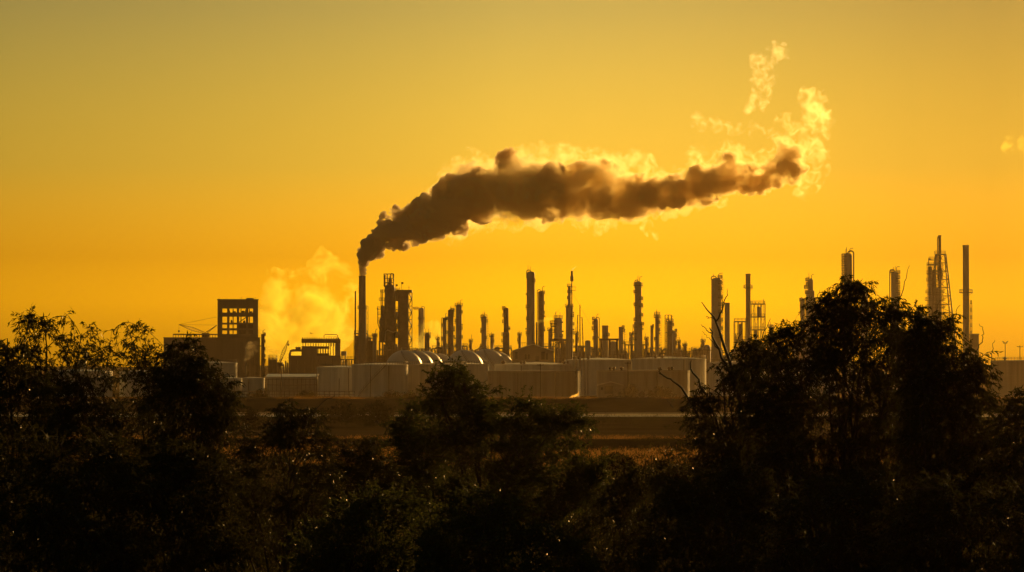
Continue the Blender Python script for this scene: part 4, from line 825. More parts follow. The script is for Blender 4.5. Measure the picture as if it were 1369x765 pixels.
def plant(name, label, cat, group, env, Y, base_px, stems, depth, nbranch, nspray, nleaf, ll=.085, lw=.017, droop=.55, gap=.05, m='leaf', twig=.35, seed=1, bare=(), r0=.05, shoots=0):
    """a tree or shrub: trunk and limbs to points in its crown, side branches, drooping leafy sprays"""
    R = np.random.default_rng(seed); env = [tuple(p) for p in env]; u = Y/F
    base = np.array([X(base_px, Y), Y, gz(Y)-.05]); root = thing(name, label, cat, tuple(base), group)
    E = np.array(env); lo, hi = E.min(0), E.max(0)
    def attract(k):
        out = []
        while len(out) < k:
            q = R.uniform(lo, hi, (k*3, 2)); q = q[inpoly(q[:, 0], q[:, 1], env)]
            ed = edge_dist(q[:, 0], q[:, 1], env)
            for (px, py), e in zip(q, ed):
                half = depth*min(1, (e*u/ (depth*.8)))**.5*.5+.12
                dy = R.uniform(-1, 1)*half; p = np.array(P(px, py, Y+dy)); p[1] = Y+dy
                if noise.noise(Vector(p*1.35)+Vector((seed*9.1, 0, 0))) < gap-.28: continue
                out.append(p)
                if len(out) >= k: break
        return np.array(out)
    # trunk and limbs
    ns = stems; tips = attract(max(40, ns*8)); tips = tips[np.argsort(-tips[:, 2]+.0*tips[:, 0])]
    ch = tips[:max(ns*4, 12)]; sel = ch[R.permutation(len(ch))[:ns]]
    extra = attract(ns); limbs = []; m_ = 10
    for k, tip in enumerate(np.vstack([sel, extra])):
        b = base+np.array([R.normal()*.12, R.normal()*.12, 0]); c = b+(tip-b)*np.array([.25, .25, .6])+np.array([R.normal()*.2, R.normal()*.2, .1]); t = np.linspace(0, 1, m_)[:, None]
        pth = (1-t)**2*b+2*t*(1-t)*c+t*t*tip; pth[1:-1] += R.normal(size=(m_-2, 3))*.035; limbs.append(pth)
    limbs = np.array(limbs); rad = r0*(1-.86*np.linspace(0, 1, m_))[None, :]*R.uniform(.7, 1.15, (len(limbs), 1))
    Vt, Qt = tubes_np(limbs-base, rad, 6)
    np_obj('trunk', Vt, Qt, M['bark'], root, smooth=True)
    nodes = limbs[:, 3:].reshape(-1, 3); nrad = rad[:, 3:].reshape(-1)
    # side branches to attraction points
    A = attract(nbranch)
    if shoots:                                                 # long thin shoots standing out of the crown's upper edge
        q = attract(shoots*5); q = q[np.argsort(-(q[:, 2]+R.normal(size=len(q))*.25))][:shoots]
        A[:shoots] = q+np.stack([R.normal(size=shoots)*.14, R.normal(size=shoots)*.14, R.uniform(.02, .20, shoots)], 1)
    br = []; brr = []; mb = 7
    for p in A:
        d = nodes-p; dist = np.linalg.norm(d*np.array([1, 1, .8]), axis=1)+np.where(d[:, 2] > -.05, 1.2, 0); j = np.argmin(dist*R.uniform(.8, 1.25, len(dist)))
        s = nodes[j]; mid = (s+p)/2+np.array([0, 0, .18*np.linalg.norm(p-s)])+R.normal(size=3)*.05; t = np.linspace(0, 1, mb)[:, None]
        br.append((1-t)**2*s+2*t*(1-t)*mid+t*t*p); brr.append(min(nrad[j]*.6, .012)*(1-.75*t[:, 0])+.0015)
    br = np.array(br); Vb, Qb = tubes_np(br-base, np.array(brr), 4)
    # sprays: short drooping twigs set along the outer part of each branch
    n = nbranch*nspray; bi = np.repeat(np.arange(nbranch), nspray); tt = R.beta(2.2, 1.2, n)*(mb-1.001); i0 = tt.astype(int); f = (tt-i0)[:, None]
    s = br[bi, i0]*(1-f)+br[bi, i0+1]*f; bd = unit(br[bi, i0+1]-br[bi, i0])
    dr = unit(bd*.6+R.normal(size=(n, 3))*.75+np.array([0, 0, .15])); Lt = twig*R.uniform(.5, 1.25, n)
    mt = 4; t = np.linspace(0, 1, mt)[None, :, None]
    tw = s[:, None, :]+dr[:, None, :]*Lt[:, None, None]*t+np.array([0, 0, -1.0])*droop*Lt[:, None, None]*t*t
    Vw, Qw = tubes_np(tw-base, np.tile(np.linspace(.0035, .0015, mt), (n, 1)), 3)
    V = np.vstack([Vb, Vw]); Q = np.vstack([Qb, Qw+len(Vb)])
    # bare dead branches drawn as bent limbs of their own
    if bare:
        P_ = []; R_ = []
        for (pts, ra, rb) in bare:
            q = np.array([P(x, y, Y-.3+dd) for x, y, dd in pts]); q[:, 1] = [Y-.3+dd for _, _, dd in pts]
            tq = np.linspace(0, len(q)-1, 12); i = np.minimum(tq.astype(int), len(q)-2); g = (tq-i)[:, None]; q = q[i]*(1-g)+q[i+1]*g; q[1:-1] += R.normal(size=(10, 3))*.012
            P_.append(q); R_.append(np.linspace(ra, rb, 12))
        Vd, Qd = tubes_np(np.array(P_)-base, np.array(R_), 5); o = np_obj('bare_branch', Vd, Qd, M['bark'], root)
    # leaves
    nl = n*nleaf; si = np.repeat(np.arange(n), nleaf); tl = R.uniform(.1, 1.0, nl); i0 = np.minimum((tl*(mt-1)).astype(int), mt-2); g = (tl*(mt-1)-i0)[:, None]
    lp = tw[si, i0]*(1-g)+tw[si, i0+1]*g; ld = unit(unit(tw[si, i0+1]-tw[si, i0])*.7+R.normal(size=(nl, 3))*.5+np.array([0, 0, -droop]))
    Vl, Ql = leaves(lp-base, ld, ll*R.uniform(.55, 1.25, nl), lw*R.uniform(.7, 1.3, nl))
    np_obj('branches', V, Q, M['bark'], root)
    np_obj('crown', Vl, Ql, M[m], root)
    return root
TG = None
plant('leaning_tree', 'feathery drooping tree near the left edge, its crest the highest left of the tower', 'tree', TG,
      [(28,452),(34,424),(60,412),(95,418),(122,440),(132,470),(140,520),(150,640),(40,640),(50,520)], 50, 75, 5, 2.0, 95, 9, 16, seed=11, twig=.38, gap=.03, shoots=5, r0=.05)
plant('leaning_tree', 'lower leafy tree running off the left edge of the view', 'tree', TG,
      [(-60,490),(-20,470),(10,452),(30,468),(60,500),(75,560),(70,680),(-60,690)], 46, 5, 4, 2.2, 140, 10, 18, seed=12, gap=-.05)
plant('leaning_tree', 'open branched tree between the left crest and the long low building, sky showing through', 'tree', TG,
      [(128,480),(150,448),(172,430),(196,436),(204,462),(228,462),(246,490),(262,540),(250,640),(130,650)], 52, 180, 5, 2.2, 100, 9, 15, seed=13, gap=.06, shoots=14, r0=.045)
plant('leaning_tree', 'drooping tree whose rounded right edge overlaps the long low building', 'tree', TG,
      [(205,478),(235,462),(258,478),(290,494),(312,515),(322,535),(318,555),(300,575),(270,640),(200,660),(190,560)], 49, 240, 5, 2.2, 150, 10, 17, seed=14, gap=-.03, shoots=14)
plant('leafy_shrub', 'dark drooping shrub with glinting leaves below the long flat shed', 'shrub', None,
      [(300,640),(310,585),(330,555),(355,530),(385,530),(420,548),(445,580),(455,640),(455,740),(300,740)], 58, 380, 5, 2.6, 150, 10, 16, seed=15, gap=-.08,
      bare=(([(395,600,0),(412,560,.1),(430,540,.2),(448,528,.2)], .02, .004), ([(405,575,0),(424,563,.2),(446,556,.3)], .014, .004)))
plant('round_bush', 'broad middle bush with a feathery shoot rising in front of the pale tanks', 'bush', None,
      [(502,625),(512,572),(540,545),(572,535),(582,505),(596,488),(618,494),(628,520),(650,516),(668,530),(700,537),(728,541),(760,545),(790,562),(808,608),(802,670),(720,700),(560,700),(515,680)], 84, 650, 8, 6.0, 540, 11, 17, ll=.11, lw=.026, seed=16, gap=-.06, shoots=30, droop=.25, twig=.42, r0=.07, m='leaf2')
plant('big_tree', 'biggest tree, right of centre, whose dense crown hides the feet of the columns', 'tree', None,
      [(985,500),(1020,456),(1055,440),(1080,428),(1094,402),(1114,392),(1150,380),(1182,388),(1204,400),(1216,424),(1236,436),(1242,520),(1240,660),(1000,680),(985,580)], 52, 1120, 10, 3.6, 500, 10, 17, seed=17, gap=.0, shoots=40, r0=.07, droop=.6,
      bare=(([(1196,440,0),(1202,405,.2),(1210,375,.2),(1216,355,.3)], .012, .003), ([(1060,450,0),(1072,428,.2),(1076,420,.2)], .012, .004), ([(1092,420,0),(1090,402,.2),(1096,388,.3)], .01, .003)))
plant('leaning_tree', 'rounded tree at the right whose crown reaches up to the flare derrick', 'tree', None,
      [(1205,460),(1222,428),(1250,424),(1275,432),(1298,438),(1308,452),(1316,480),(1328,506),(1346,526),(1360,550),(1352,600),(1330,690),(1205,690)], 48, 1270, 8, 2.8, 340, 10, 17, seed=18, gap=.0, shoots=22, r0=.06,
      bare=(([(1268,450,0),(1276,425,.2),(1284,408,.2)], .010, .003), ([(1305,470,0),(1314,455,.1),(1315,445,.2),(1309,433,.3)], .009, .003), ([(1324,500,0),(1326,470,.2),(1330,455,.2)], .008, .003), ([(1245,440,0),(1252,415,.2),(1257,402,.2)], .008, .003)))
plant('leaning_tree', 'low leafy tree spilling off the right edge under the streaked grey tank', 'tree', None,
      [(1320,570),(1345,535),(1372,520),(1420,540),(1440,640),(1420,740),(1310,740)], 46, 1385, 4, 2.4, 110, 10, 17, seed=19, gap=-.06)
plant('forked_tree', 'sparse tree with long bare forked branches reaching up in front of the thick column', 'tree', None,
      [(866,612),(884,572),(904,542),(926,520),(950,512),(968,496),(990,470),(1010,455),(1040,445),(1050,520),(1040,600),(1030,690),(880,690)], 55, 985, 6, 2.6, 240, 9, 15, seed=20, gap=.04, shoots=24, r0=.05,
      bare=(([(1004,530,0),(1010,480,.1),(1020,448,.2),(1030,426,.2)], .014, .004), ([(1012,505,.1),(1002,474,.2),(1003,452,.2)], .009, .003), ([(992,500,.1),(984,470,.2),(986,446,.2)], .009, .003), ([(1005,640,0),(996,560,0),(985,515,.1),(972,470,.2),(956,426,.2),(938,404,.3)], .055, .007), ([(957,430,.2),(966,412,.2),(971,396,.2),(972,386,.3)], .016, .004), ([(987,520,.1),(966,480,.2),(952,446,.3),(949,438,.3)], .028, .008),
            ([(953,448,.3),(944,440,.3),(937,434,.3)], .010, .004), ([(962,470,.2),(948,452,.3),(939,443,.3)], .008, .003), ([(957,428,.2),(948,424,.3),(944,423,.3)], .008, .003), ([(965,415,.2),(967,404,.3),(965,396,.3)], .007, .003), ([(975,475,.1),(985,460,.2),(993,440,.3)], .014, .005),
            ([(975,610,0),(950,545,.1),(935,510,.2),(926,496,.2),(924,482,.2)], .030, .009), ([(935,560,0),(912,520,.2),(895,506,.2),(881,499,.2)], .024, .011), ([(900,545,.2),(890,532,.2),(878,537,.2)], .012, .003), ([(884,501,.2),(882,497,.2),(884,494,.2)], .008, .006)))
def bushes():
    spots = [('bush', 'dark bush filling the lower left corner, widest of its kind', [(-60,600),(40,580),(170,590),(200,680),(180,800),(-60,800)], 38, 60, 190),
             ('bush', 'dark bush low between the left trees and the glinting shrub', [(150,640),(220,590),(300,600),(330,690),(320,800),(140,800)], 39, 235, 170),
             ('bush', 'faintly green bush at the foot of the middle bush, left half', [(390,730),(430,680),(480,664),(530,655),(575,668),(590,720),(585,800),(380,800)], 41, 480, 190),
             ('bush', 'faintly green bush at the foot of the middle bush, right half', [(565,715),(590,680),(625,656),(680,660),(735,690),(780,735),(800,800),(560,800)], 40, 670, 190),
             ('bush', 'dark bush filling the gap under the levees', [(770,700),(800,640),(840,618),(880,640),(900,720),(890,800),(760,800)], 62, 830, 130),
             ('bush', 'dark bush under the sparse forked tree', [(860,690),(900,640),(980,620),(1060,640),(1080,800),(850,800)], 45, 960, 190),
             ('bush', 'dark bush under the biggest tree', [(1030,680),(1090,630),(1190,620),(1240,680),(1230,800),(1020,800)], 43, 1130, 190),
             ('bush', 'dark bush filling the lower right corner', [(1190,690),(1240,640),(1330,650),(1400,650),(1420,800),(1180,800)], 41, 1300, 190),
             ('bush', 'dark bush between the glinting shrub and the middle bush', [(430,640),(455,600),(490,585),(520,600),(535,660),(520,710),(430,710)], 66, 482, 110)]
    for i, (nm, lb, env, Y, bx, nb) in enumerate(spots):
        g = 'green' in lb
        plant('dense_bush', lb, 'bush', None, env, Y, bx, 5, 2.6, nb, 11, 17, ll=.045 if g else .075, lw=.024 if g else .018, seed=50+i, gap=-.1, droop=.1 if g else .4, m='leaf2' if g else 'leaf', twig=.24 if g else .32, r0=.03)
bushes()
# distant round bushes on the plain
def far_bush(px0, px1, top, Y, label, base=None):
    u = Y/F; w = (px1-px0)*u; z0 = base if base is not None else gz(Y); h = Z(top, Y)-z0; c = np.array([X((px0+px1)/2, Y), Y, z0]); root = thing('distant_bush', label, 'bush', tuple(c), None)
    R = np.random.default_rng(int(px0*7+top)); n = int(1500+60*(px1-px0)); cl = R.normal(size=(26, 3))*np.array([w*.24, w*.16, 0]); cl[:, 2] = np.abs(R.uniform(.15, .8, 26))*h*(1-.55*np.abs(cl[:, 0])/(w*.5)); rr = R.uniform(.16, .3, 26)*min(h, w)*1.0
    k = R.integers(0, 26, n); d = unit(R.normal(size=(n, 3))); p = cl[k]+d*(rr[k]*R.uniform(.4, 1.0, n)**.5)[:, None]; p[:, 2] = np.maximum(p[:, 2], .1)
    V, Q = leaves(p, unit(d+R.normal(size=(n, 3))*.6), .018*w*R.uniform(.7, 1.6, n)+.16, .016*w*R.uniform(.5, 1, n)+.08)
    np_obj('foliage', V, Q, M['scrub'], root)
    st = np.stack([np.zeros((7, 3)), cl[:7]*.5+np.array([0, 0, .1*h]), cl[:7]], 1); Vs, Qs = tubes_np(st, np.tile(np.array([.12, .08, .03]), (7, 1)), 5); np_obj('stem', Vs, Qs, M['bark'], root)
for a in ((430, 488, 535, 560, 'rounded scrub bush on the plain in front of the biggest pale tank'), (485, 530, 532, 520, 'dark scrub bush just left of the middle bush top'), (395, 428, 519, 1020, 'small far bush at the foot of the railed pale tank'),
          (326, 372, 519, 900, 'flat far bush below the two small white tanks'), (318, 350, 540, 480, 'dark bush on the plain right of the left tree crown'), (535, 560, 521, 900, 'faint far bush before the biggest pale tank'),
          (826, 860, 512.5, 1192, 'round dark bush right of the small gabled house'), (858, 904, 516, 1195, 'low pale bush right of the round dark bush'), (505, 545, 519.5, 1000, 'low faint bush below the biggest pale tank'),
          (800, 850, 603, 270, 'low bush in the orange grass left of the sparse forked tree')): far_bush(*a)
# uncountable ground cover
def scatter(name, label, cat, n, ysamp, size, h, m, xs, per, seed, z=gz, flat=.5, up=.6, wd=.28):
    R = np.random.default_rng(seed); y = ysamp(R, n); x = R.uniform(-1, 1, n)*xs(y); nz = np.array([noise.noise((a*.06, b*.03, seed)) for a, b in zip(x, y)]); k = nz > -.15; x, y, nz = x[k], y[k], nz[k]; n = len(x)
    sc = size(y)*R.uniform(.6, 1.3, n)*(1+nz); i = np.repeat(np.arange(n), per); d = unit(R.normal(size=(n*per, 3))); d[:, 2] = np.abs(d[:, 2])
    g = np.array([z(b) for b in y]); p = np.stack([x, y, g], 1)[i]+d*np.stack([sc[i], sc[i], sc[i]*h], 1)*(R.uniform(.15, 1, n*per)**.6)[:, None]
    dd = unit(d*flat+R.normal(size=(n*per, 3))*.5+np.array([0, 0, up])); L = (.09+.10*sc[i])*R.uniform(.6, 1.3, n*per)
    V, Q = leaves(p, dd, L, L*wd); return tag(np_obj(name, V, Q, M[m]), label, cat, None, 'stuff')
fr = lambda mrg: (lambda y: y*.1584*mrg+3)
scatter('undergrowth', 'dark tangled undergrowth covering the slope between the foreground trees', 'undergrowth', 900, lambda R, n: 45+R.random(n)**1.2*190, lambda y: .5+.006*y, 1.1, 'leaf', fr(1.25), 170, 70)
scatter('scrub', 'dark low scrub spread over the plain below the levees', 'scrub', 900, lambda R, n: 235+R.random(n)*120, lambda y: 1.1+0*y, .55, 'scrub', fr(1.25), 90, 71)
scatter('canal_reeds', 'dark band of reeds along the near side of the canal', 'reeds', 1500, lambda R, n: 482+R.random(n)*145, lambda y: 1.5+0*y, .7, 'scrub', fr(1.25), 60, 72, up=1.2, wd=.18)
scatter('hedge_scrub', 'rough dark scrub along the top of the near levee', 'scrub', 700, lambda R, n: 356+R.random(n)*10, lambda y: .7+0*y, .8, 'scrub', fr(1.25), 60, 73, z=lambda y: .75)
scatter('levee_weeds', 'rough weeds fringing the top of the far levee', 'weeds', 2600, lambda R, n: 738+R.random(n)*5, lambda y: .9+0*y, .6, 'grass', fr(1.2), 26, 74, z=lambda y: 2.7, up=1.3, wd=.12)
scatter('levee_grass', 'dry grass fringe along the crest of the near levee', 'grass', 1200, lambda R, n: 362+R.random(n)*3, lambda y: .55+0*y, .7, 'grass', fr(1.2), 30, 77, z=lambda y: .9, up=1.5, wd=.12)
scatter('plain_scrub', 'low scrub at the foot of the storage tanks', 'scrub', 900, lambda R, n: 900+R.random(n)*300, lambda y: 1.6+0*y, .4, 'scrub', fr(1.2), 40, 75)
scatter('dry_grass', 'tall orange dry grass glowing below the near levee', 'grass', 2600, lambda R, n: 285+R.random(n)*62, lambda y: .8+0*y, .75, 'grass', fr(1.15), 60, 76, up=1.8, wd=.1)

# ================================================================ smoke, steam and air
def value_noise(shape, h, cell, seed):
    R = np.random.default_rng(seed); out = None; ax = []
    dims = []
    for n in shape:
        t = np.arange(n)*h/cell; i = t.astype(int); f = t-i; f = f*f*(3-2*f); ax.append((i, f.astype(np.float32))); dims.append(i.max()+2)
    G = R.uniform(-1, 1, dims).astype(np.float32)
    (ix, fx), (iy, fy), (iz, fz) = ax
    A = G[ix]*(1-fx)[:, None, None]+G[ix+1]*fx[:, None, None]
    A = A[:, iy]*(1-fy)[None, :, None]+A[:, iy+1]*fy[None, :, None]
    return A[:, :, iz]*(1-fz)+A[:, :, iz+1]*fz
def fbm(shape, h, cell, octs, seed, gain=.55):
    o = np.zeros(shape, np.float32); a = 1.0
    for k in range(octs): o += a*value_noise(shape, h, max(cell, h*1.01), seed+k); a *= gain; cell *= .5
    return o
def puff_field(shape, org, h, spheres):
    f = np.full(shape, 6.0, np.float32)
    for x, y, z, r in spheres:
        m = r+5.0; lo = [max(0, int((c-m-o)/h)) for c, o in zip((x, y, z), org)]; hi = [min(n, int((c+m-o)/h)+2) for c, o, n in zip((x, y, z), org, shape)]
        if any(a >= b for a, b in zip(lo, hi)): continue
        gx, gy, gz_ = [(np.arange(a, b)*h+o-c).astype(np.float32) for a, b, o, c in zip(lo, hi, org, (x, y, z))]
        d = np.sqrt((gx**2)[:, None, None]+(gy**2)[None, :, None]+(gz_**2)[None, None, :])-r
        s = f[lo[0]:hi[0], lo[1]:hi[1], lo[2]:hi[2]]; np.minimum(s, d, out=s)
    return f
def surface_nets(f, org, h):
    f[[0, -1]] = 5; f[:, [0, -1]] = 5; f[:, :, [0, -1]] = 5
    ins = f < 0; nx, ny, nz = f.shape
    c = np.zeros((nx-1, ny-1, nz-1), np.int8)
    for a in (0, 1):
        for b in (0, 1):
            for d in (0, 1): c += ins[a:nx-1+a, b:ny-1+b, d:nz-1+d]
    act = (c > 0) & (c < 8); I = np.argwhere(act); vid = np.full(act.shape, -1, np.int32); vid[act] = np.arange(len(I))
    cn = [(a, b, d) for a in (0, 1) for b in (0, 1) for d in (0, 1)]; vals = {q: f[I[:, 0]+q[0], I[:, 1]+q[1], I[:, 2]+q[2]] for q in cn}
    acc = np.zeros((len(I), 3), np.float32); cnt = np.zeros(len(I), np.float32)
    for i, p in enumerate(cn):
        for q in cn[i+1:]:
            if sum(abs(a-b) for a, b in zip(p, q)) != 1: continue
            va, vb = vals[p], vals[q]; k = (va < 0) != (vb < 0); t = np.where(k, va/(va-vb+1e-12*(va == vb)), 0)
            acc += k[:, None]*(np.array(p)+(np.array(q)-np.array(p))*t[:, None]); cnt += k
    V = (I+acc/cnt[:, None])*h+np.array(org)
    Q = []
    for ax in range(3):
        o1, o2 = [k for k in range(3) if k != ax]; sl = [slice(1, n-1) for n in f.shape]; sl[ax] = slice(0, f.shape[ax]-1); sh = list(sl); sh[ax] = slice(1, f.shape[ax])
        a, b = ins[tuple(sl)], ins[tuple(sh)]; E = np.argwhere(a != b); off = np.array([1 if k != ax else 0 for k in range(3)]); sgn = a[tuple(E.T)]; E = E+off
        def vv(d1, d2): q = E.copy(); q[:, o1] += d1; q[:, o2] += d2; return vid[tuple(q.T)]
        q = np.stack([vv(-1, -1), vv(0, -1), vv(0, 0), vv(-1, 0)], 1); flip = sgn if ax != 1 else ~sgn; q[~flip] = q[~flip][:, ::-1]; Q.append(q)
    return V, np.vstack(Q)
def cloud_mesh(name, spheres, h, m, parent, loc, billow=(), nz=(), seed=1, erode=None):
    """closed billowing surface round a set of puffs. billow: (count, size) levels of smaller puffs; nz: (amplitude m, cell m)"""
    R = np.random.default_rng(seed); allp = [tuple(s) for s in spheres]; cur = list(allp)
    for cnt, lo, hi in billow:
        nxt = []
        for x, y, z, r in cur:
            d = unit(R.normal(size=(cnt, 3))); rr = r*R.uniform(lo, hi, cnt); e = r-rr*R.uniform(.1, .6, cnt)
            nxt += [(x+a*q, y+b*q, z+c*q, s) for (a, b, c), q, s in zip(d, e, rr)]
        allp += nxt; cur = nxt
    A = np.array(allp); pad = 7.0+sum(a for a, _ in nz); lo = (A[:, :3]-A[:, 3:]).min(0)-pad; hi = (A[:, :3]+A[:, 3:]).max(0)+pad
    shape = tuple(int(v)+1 for v in (hi-lo)/h); f = puff_field(shape, lo, h, allp)
    for i, (a, c) in enumerate(nz): f += a*fbm(shape, h, c, 4, seed*31+i*7)
    if erode is not None: f = erode(f, shape, lo, h)
    V, Q = surface_nets(f, lo, h); return np_obj(name, V-np.array(loc), Q, m, parent, smooth=True)
Y = 1500; u = Y/F
def puffs(L, Y, dy=0.0, wob=.5, seed=3):
    R = np.random.default_rng(seed); out = []
    for t in L:
        px, py, r = t[:3]; x, y, z = P(px, py, Y); out.append((x, Y+(px-484)*dy+R.uniform(-wob, wob)*r*Y/F, z, r*Y/F))
    return out
CORE = [(484.3,366,3.9),(484.6,362,4.0),(484.8,357,4.6),(485.3,351,5.6),(486.6,346,6.5),(488.5,340,8.2),(494,337,8.5),(497,330,12.5),(503,327,15),(508,334,10),(512,318,17.5),(521,312,21),(523,298,12),(533,307,25),(532,284,12),(543,284,14),(546,302,27),(560,300,25),(566,282,15),(576,292,28),(590,286,28),(594,268,17),(604,278,33),(612,255,24),(620,238,17),(618,270,36),(630,250,28),(640,262,35),(650,250,21),(655,270,24),(668,255,34),(676,222,17),(682,212,11),(684,250,40),(693,226,16),(702,258,38),(714,245,30),(722,262,34),(735,248,30),(742,262,30),(756,258,26),(768,268,22),(780,250,30),(790,240,27),(795,258,33),(806,236,26),(812,222,16),(815,256,32),(828,262,27),(842,266,24),(856,264,22),(870,262,21),(884,261,20),(898,257,19),(912,255,20),(928,250,20),(942,248,18.5),(955,242,18),(968,236,18),(978,226,16),(980,212,10),(988,232,15),(1000,237,15.5),(1014,238,15),(1028,235,15),(1042,229,15.5),(1053,222,15),(1060,213,14),(1066,204,11),(1060,232,11),(1066,224,10),(1056,196,8),(1045,190,6)]
FRINGE = [(600,228,10),(612,221,9),(636,212,9),(655,222,9),(660,232,8),(700,206,10),(716,214,14),(732,212,13),(748,208,12),(758,216,16),(770,224,16),(772,240,16),(805,214,9),(838,225,12),(848,216,11),(852,236,14),(862,214,9),(866,232,11),(872,246,10),(890,240,9),(905,233,8),(925,214,9),(932,206,8),(934,222,10),(944,228,9),(950,212,7),(962,214,9),(975,200,8),(985,208,9),(995,215,8),(1005,222,10),(1012,208,7),(1022,216,8),(1034,214,8),(1044,206,8),
          (1072,188,12),(1080,178,11),(1086,166,11),(1093,156,12),(1084,142,12),(1078,130,10),(1090,126,9),(1098,134,8),(1102,160,9),(1098,176,10),(1088,192,11),(1092,208,10),(1096,226,10),(1086,238,10),(1078,250,9),(1070,258,7),(1094,244,7),(1040,162,6),(1050,158,7),(1058,170,6),
          (780,297,9),(800,298,10),(818,296,9),(845,288,7),(866,302,7),(873,312,6),(900,282,6),(930,274,7),(950,266,7),(966,268,6),(985,256,6),(660,296,5),(590,318,5),(570,326,4)]
ARM = [(932,160,6),(938,168,6.5),(944,162,6),(950,170,6),(957,167,6),(964,173,6),(972,170,6),(980,176,6),(990,172,6),(1000,174,6.5),(1010,177,6.5),(1020,179,6),(1030,182,6),(1040,185,6.5),(1050,188,7),(1005,165,4)]
UPPER = [(1012,84,9),(1018,92,11),(1026,88,9),(1016,102,10),(1025,104,9),(1018,120,9),(1020,130,9),(1026,126,7),(1010,132,7),(1014,140,6),(1000,146,5),(1034,66,7),(1043,69,7),(1050,72,5),(1028,64,4),(1044,80,3)]
VP = volmat('smoke_dense', (.80,.72,.60), 1.6, .1); VL = volmat('smoke_pale', (.92,.82,.62), .42, .45); VD = volmat('smoke_sooty', (.88,.79,.66), 1.2, .3); VB = volmat('smoke_middle', (.97,.87,.60), .26, .55); VT = volmat('smoke_tail_air', (.97,.86,.56), .26, .55); VM = volmat('smoke_veil', (.98,.92,.68), .055, .68)
VF = volmat('smoke_thin', (.98,.95,.70), .040, .72)
VW = volmat('smoke_wisp', (.98,.95,.80), .045, .72)
sp = thing('smoke_plume', 'great billowing smoke plume drifting right from the tall chimney, bright rimmed against the sun', 'smoke plume', P(484.3, 368, Y))
OFF = tuple(sp.location)
def shrink(L, k): return [(x, y, r*k) for x, y, r in L]
def lobes(amp, cell, octs=4, gain=.5, sd=5, shift=.0, lim=2.0):
    """rounded lobes parted by sharp creases, at several sizes"""
    def f(a, shape, lo, h):
        k, c = amp, cell; far = a > lim
        for o in range(octs):
            if c > h*1.4: a = a-k*(np.abs(value_noise(shape, h, c, sd+o*13))*2.0-.62)
            k *= gain; c *= .52
        a = np.where(far & (a < .6), .6, a)
        return np.where(far, np.maximum(a+shift, .6), a+shift)
    return f
def wispy(amp, cell, thr, gain=.62, sd=77):
    def f(a, shape, lo, h): return a+amp*fbm(shape, h, cell, 5, sd, gain)+thr
    return f
def jitter(L, k, seed, spread=.75, size=(.35, .6)):
    """ragged outline: extra lumps thrown round the main puffs"""
    R = np.random.default_rng(seed); out = list(L)
    for x, y, r in L:
        for _ in range(k):
            a = R.uniform(0, 2*PI); q = r*R.uniform(*size); out.append((x+spread*r*math.cos(a), y+spread*r*math.sin(a), q))
    return out
def knots(L, k, seed, spread, size):
    R = np.random.default_rng(seed); out = []
    for x, y, r in L:
        for _ in range(k):
            a = R.uniform(0, 2*PI); d = spread*r*R.uniform(.1, 1)**.6; out.append((x+d*math.cos(a), y+d*math.sin(a), r*R.uniform(*size)))
    return out
BASE = [p for p in CORE if p[0] < 500]; LEFT = [p for p in CORE if 485 < p[0] < 745]; MIDL = [p for p in CORE if 690 < p[0] < 865]; TAIL = [p for p in CORE if p[0] > 830]; MID = [p for p in CORE if 560 < p[0] < 850]
def mottled(m, scale, stops, rate, dist=.8):
    """patchy density: thick knots and thin places inside the smoke"""
    nt = m.node_tree; v = [n for n in nt.nodes if n.type == 'PRINCIPLED_VOLUME'][0]
    tc = nt.nodes.new('ShaderNodeTexCoord'); n = nt.nodes.new('ShaderNodeTexNoise'); n.inputs['Scale'].default_value = scale; n.inputs['Detail'].default_value = 6; n.inputs['Roughness'].default_value = .62; n.inputs['Distortion'].default_value = dist
    nt.links.new(tc.outputs['Object'], n.inputs['Vector']); r = nt.nodes.new('ShaderNodeMapRange')
    r.inputs[1].default_value, r.inputs[2].default_value, r.inputs[3].default_value, r.inputs[4].default_value = stops; r.interpolation_type = 'SMOOTHSTEP'
    nt.links.new(n.outputs[0], r.inputs[0]); nt.links.new(r.outputs[0], v.inputs['Density']); m.cycles.volume_step_rate = rate
VO = volmat('smoke_fresh', (.87,.79,.67), 1.2, .3); mottled(VO, .11, (.38, .58, .35, 2.0), .15); mottled(VL, .085, (.39, .59, .03, 1.1), .15); mottled(VB, .085, (.41, .64, .0, .62), .15); mottled(VT, .11, (.38, .62, .0, .78), .15)
mottled(VF, .18, (.47, .76, .0, .18), .15, .9); mottled(VW, .22, (.485, .76, .0, .17), .15, .9)
FOOT = [p for p in CORE if 485 < p[0] < 600]; LEFT = [p for p in CORE if 565 < p[0] < 745]
cloud_mesh('smoke_body', puffs(shrink(BASE, 1.12), Y, wob=.3), .4, VP, sp, OFF, billow=((12, .3, .55),), nz=((.5, 2.5),), seed=3)
cloud_mesh('smoke_body', puffs(shrink(jitter(FOOT, 2, 40, .8, (.3, .5)), .97), Y, wob=.6, seed=2), .5, VO, sp, OFF, nz=((.3, 2.5),), seed=2, erode=lobes(3.0, 8, 5, .6, 50, .5, 1.0))
cloud_mesh('smoke_body', puffs(shrink(jitter(LEFT, 2, 41, .8, (.3, .5)), .97), Y, wob=.6), .5, VL, sp, OFF, nz=((.25, 2.5),), seed=4, erode=lobes(4.2, 11, 5, .6, 52, .9))
cloud_mesh('smoke_body', puffs(shrink(jitter(MIDL, 2, 42, .8, (.3, .5)), 1.0), Y, wob=.8, seed=12), .5, VB, sp, OFF, nz=((.4, 3),), seed=24, erode=lobes(4.2, 11, 5, .58, 53, 1.0))
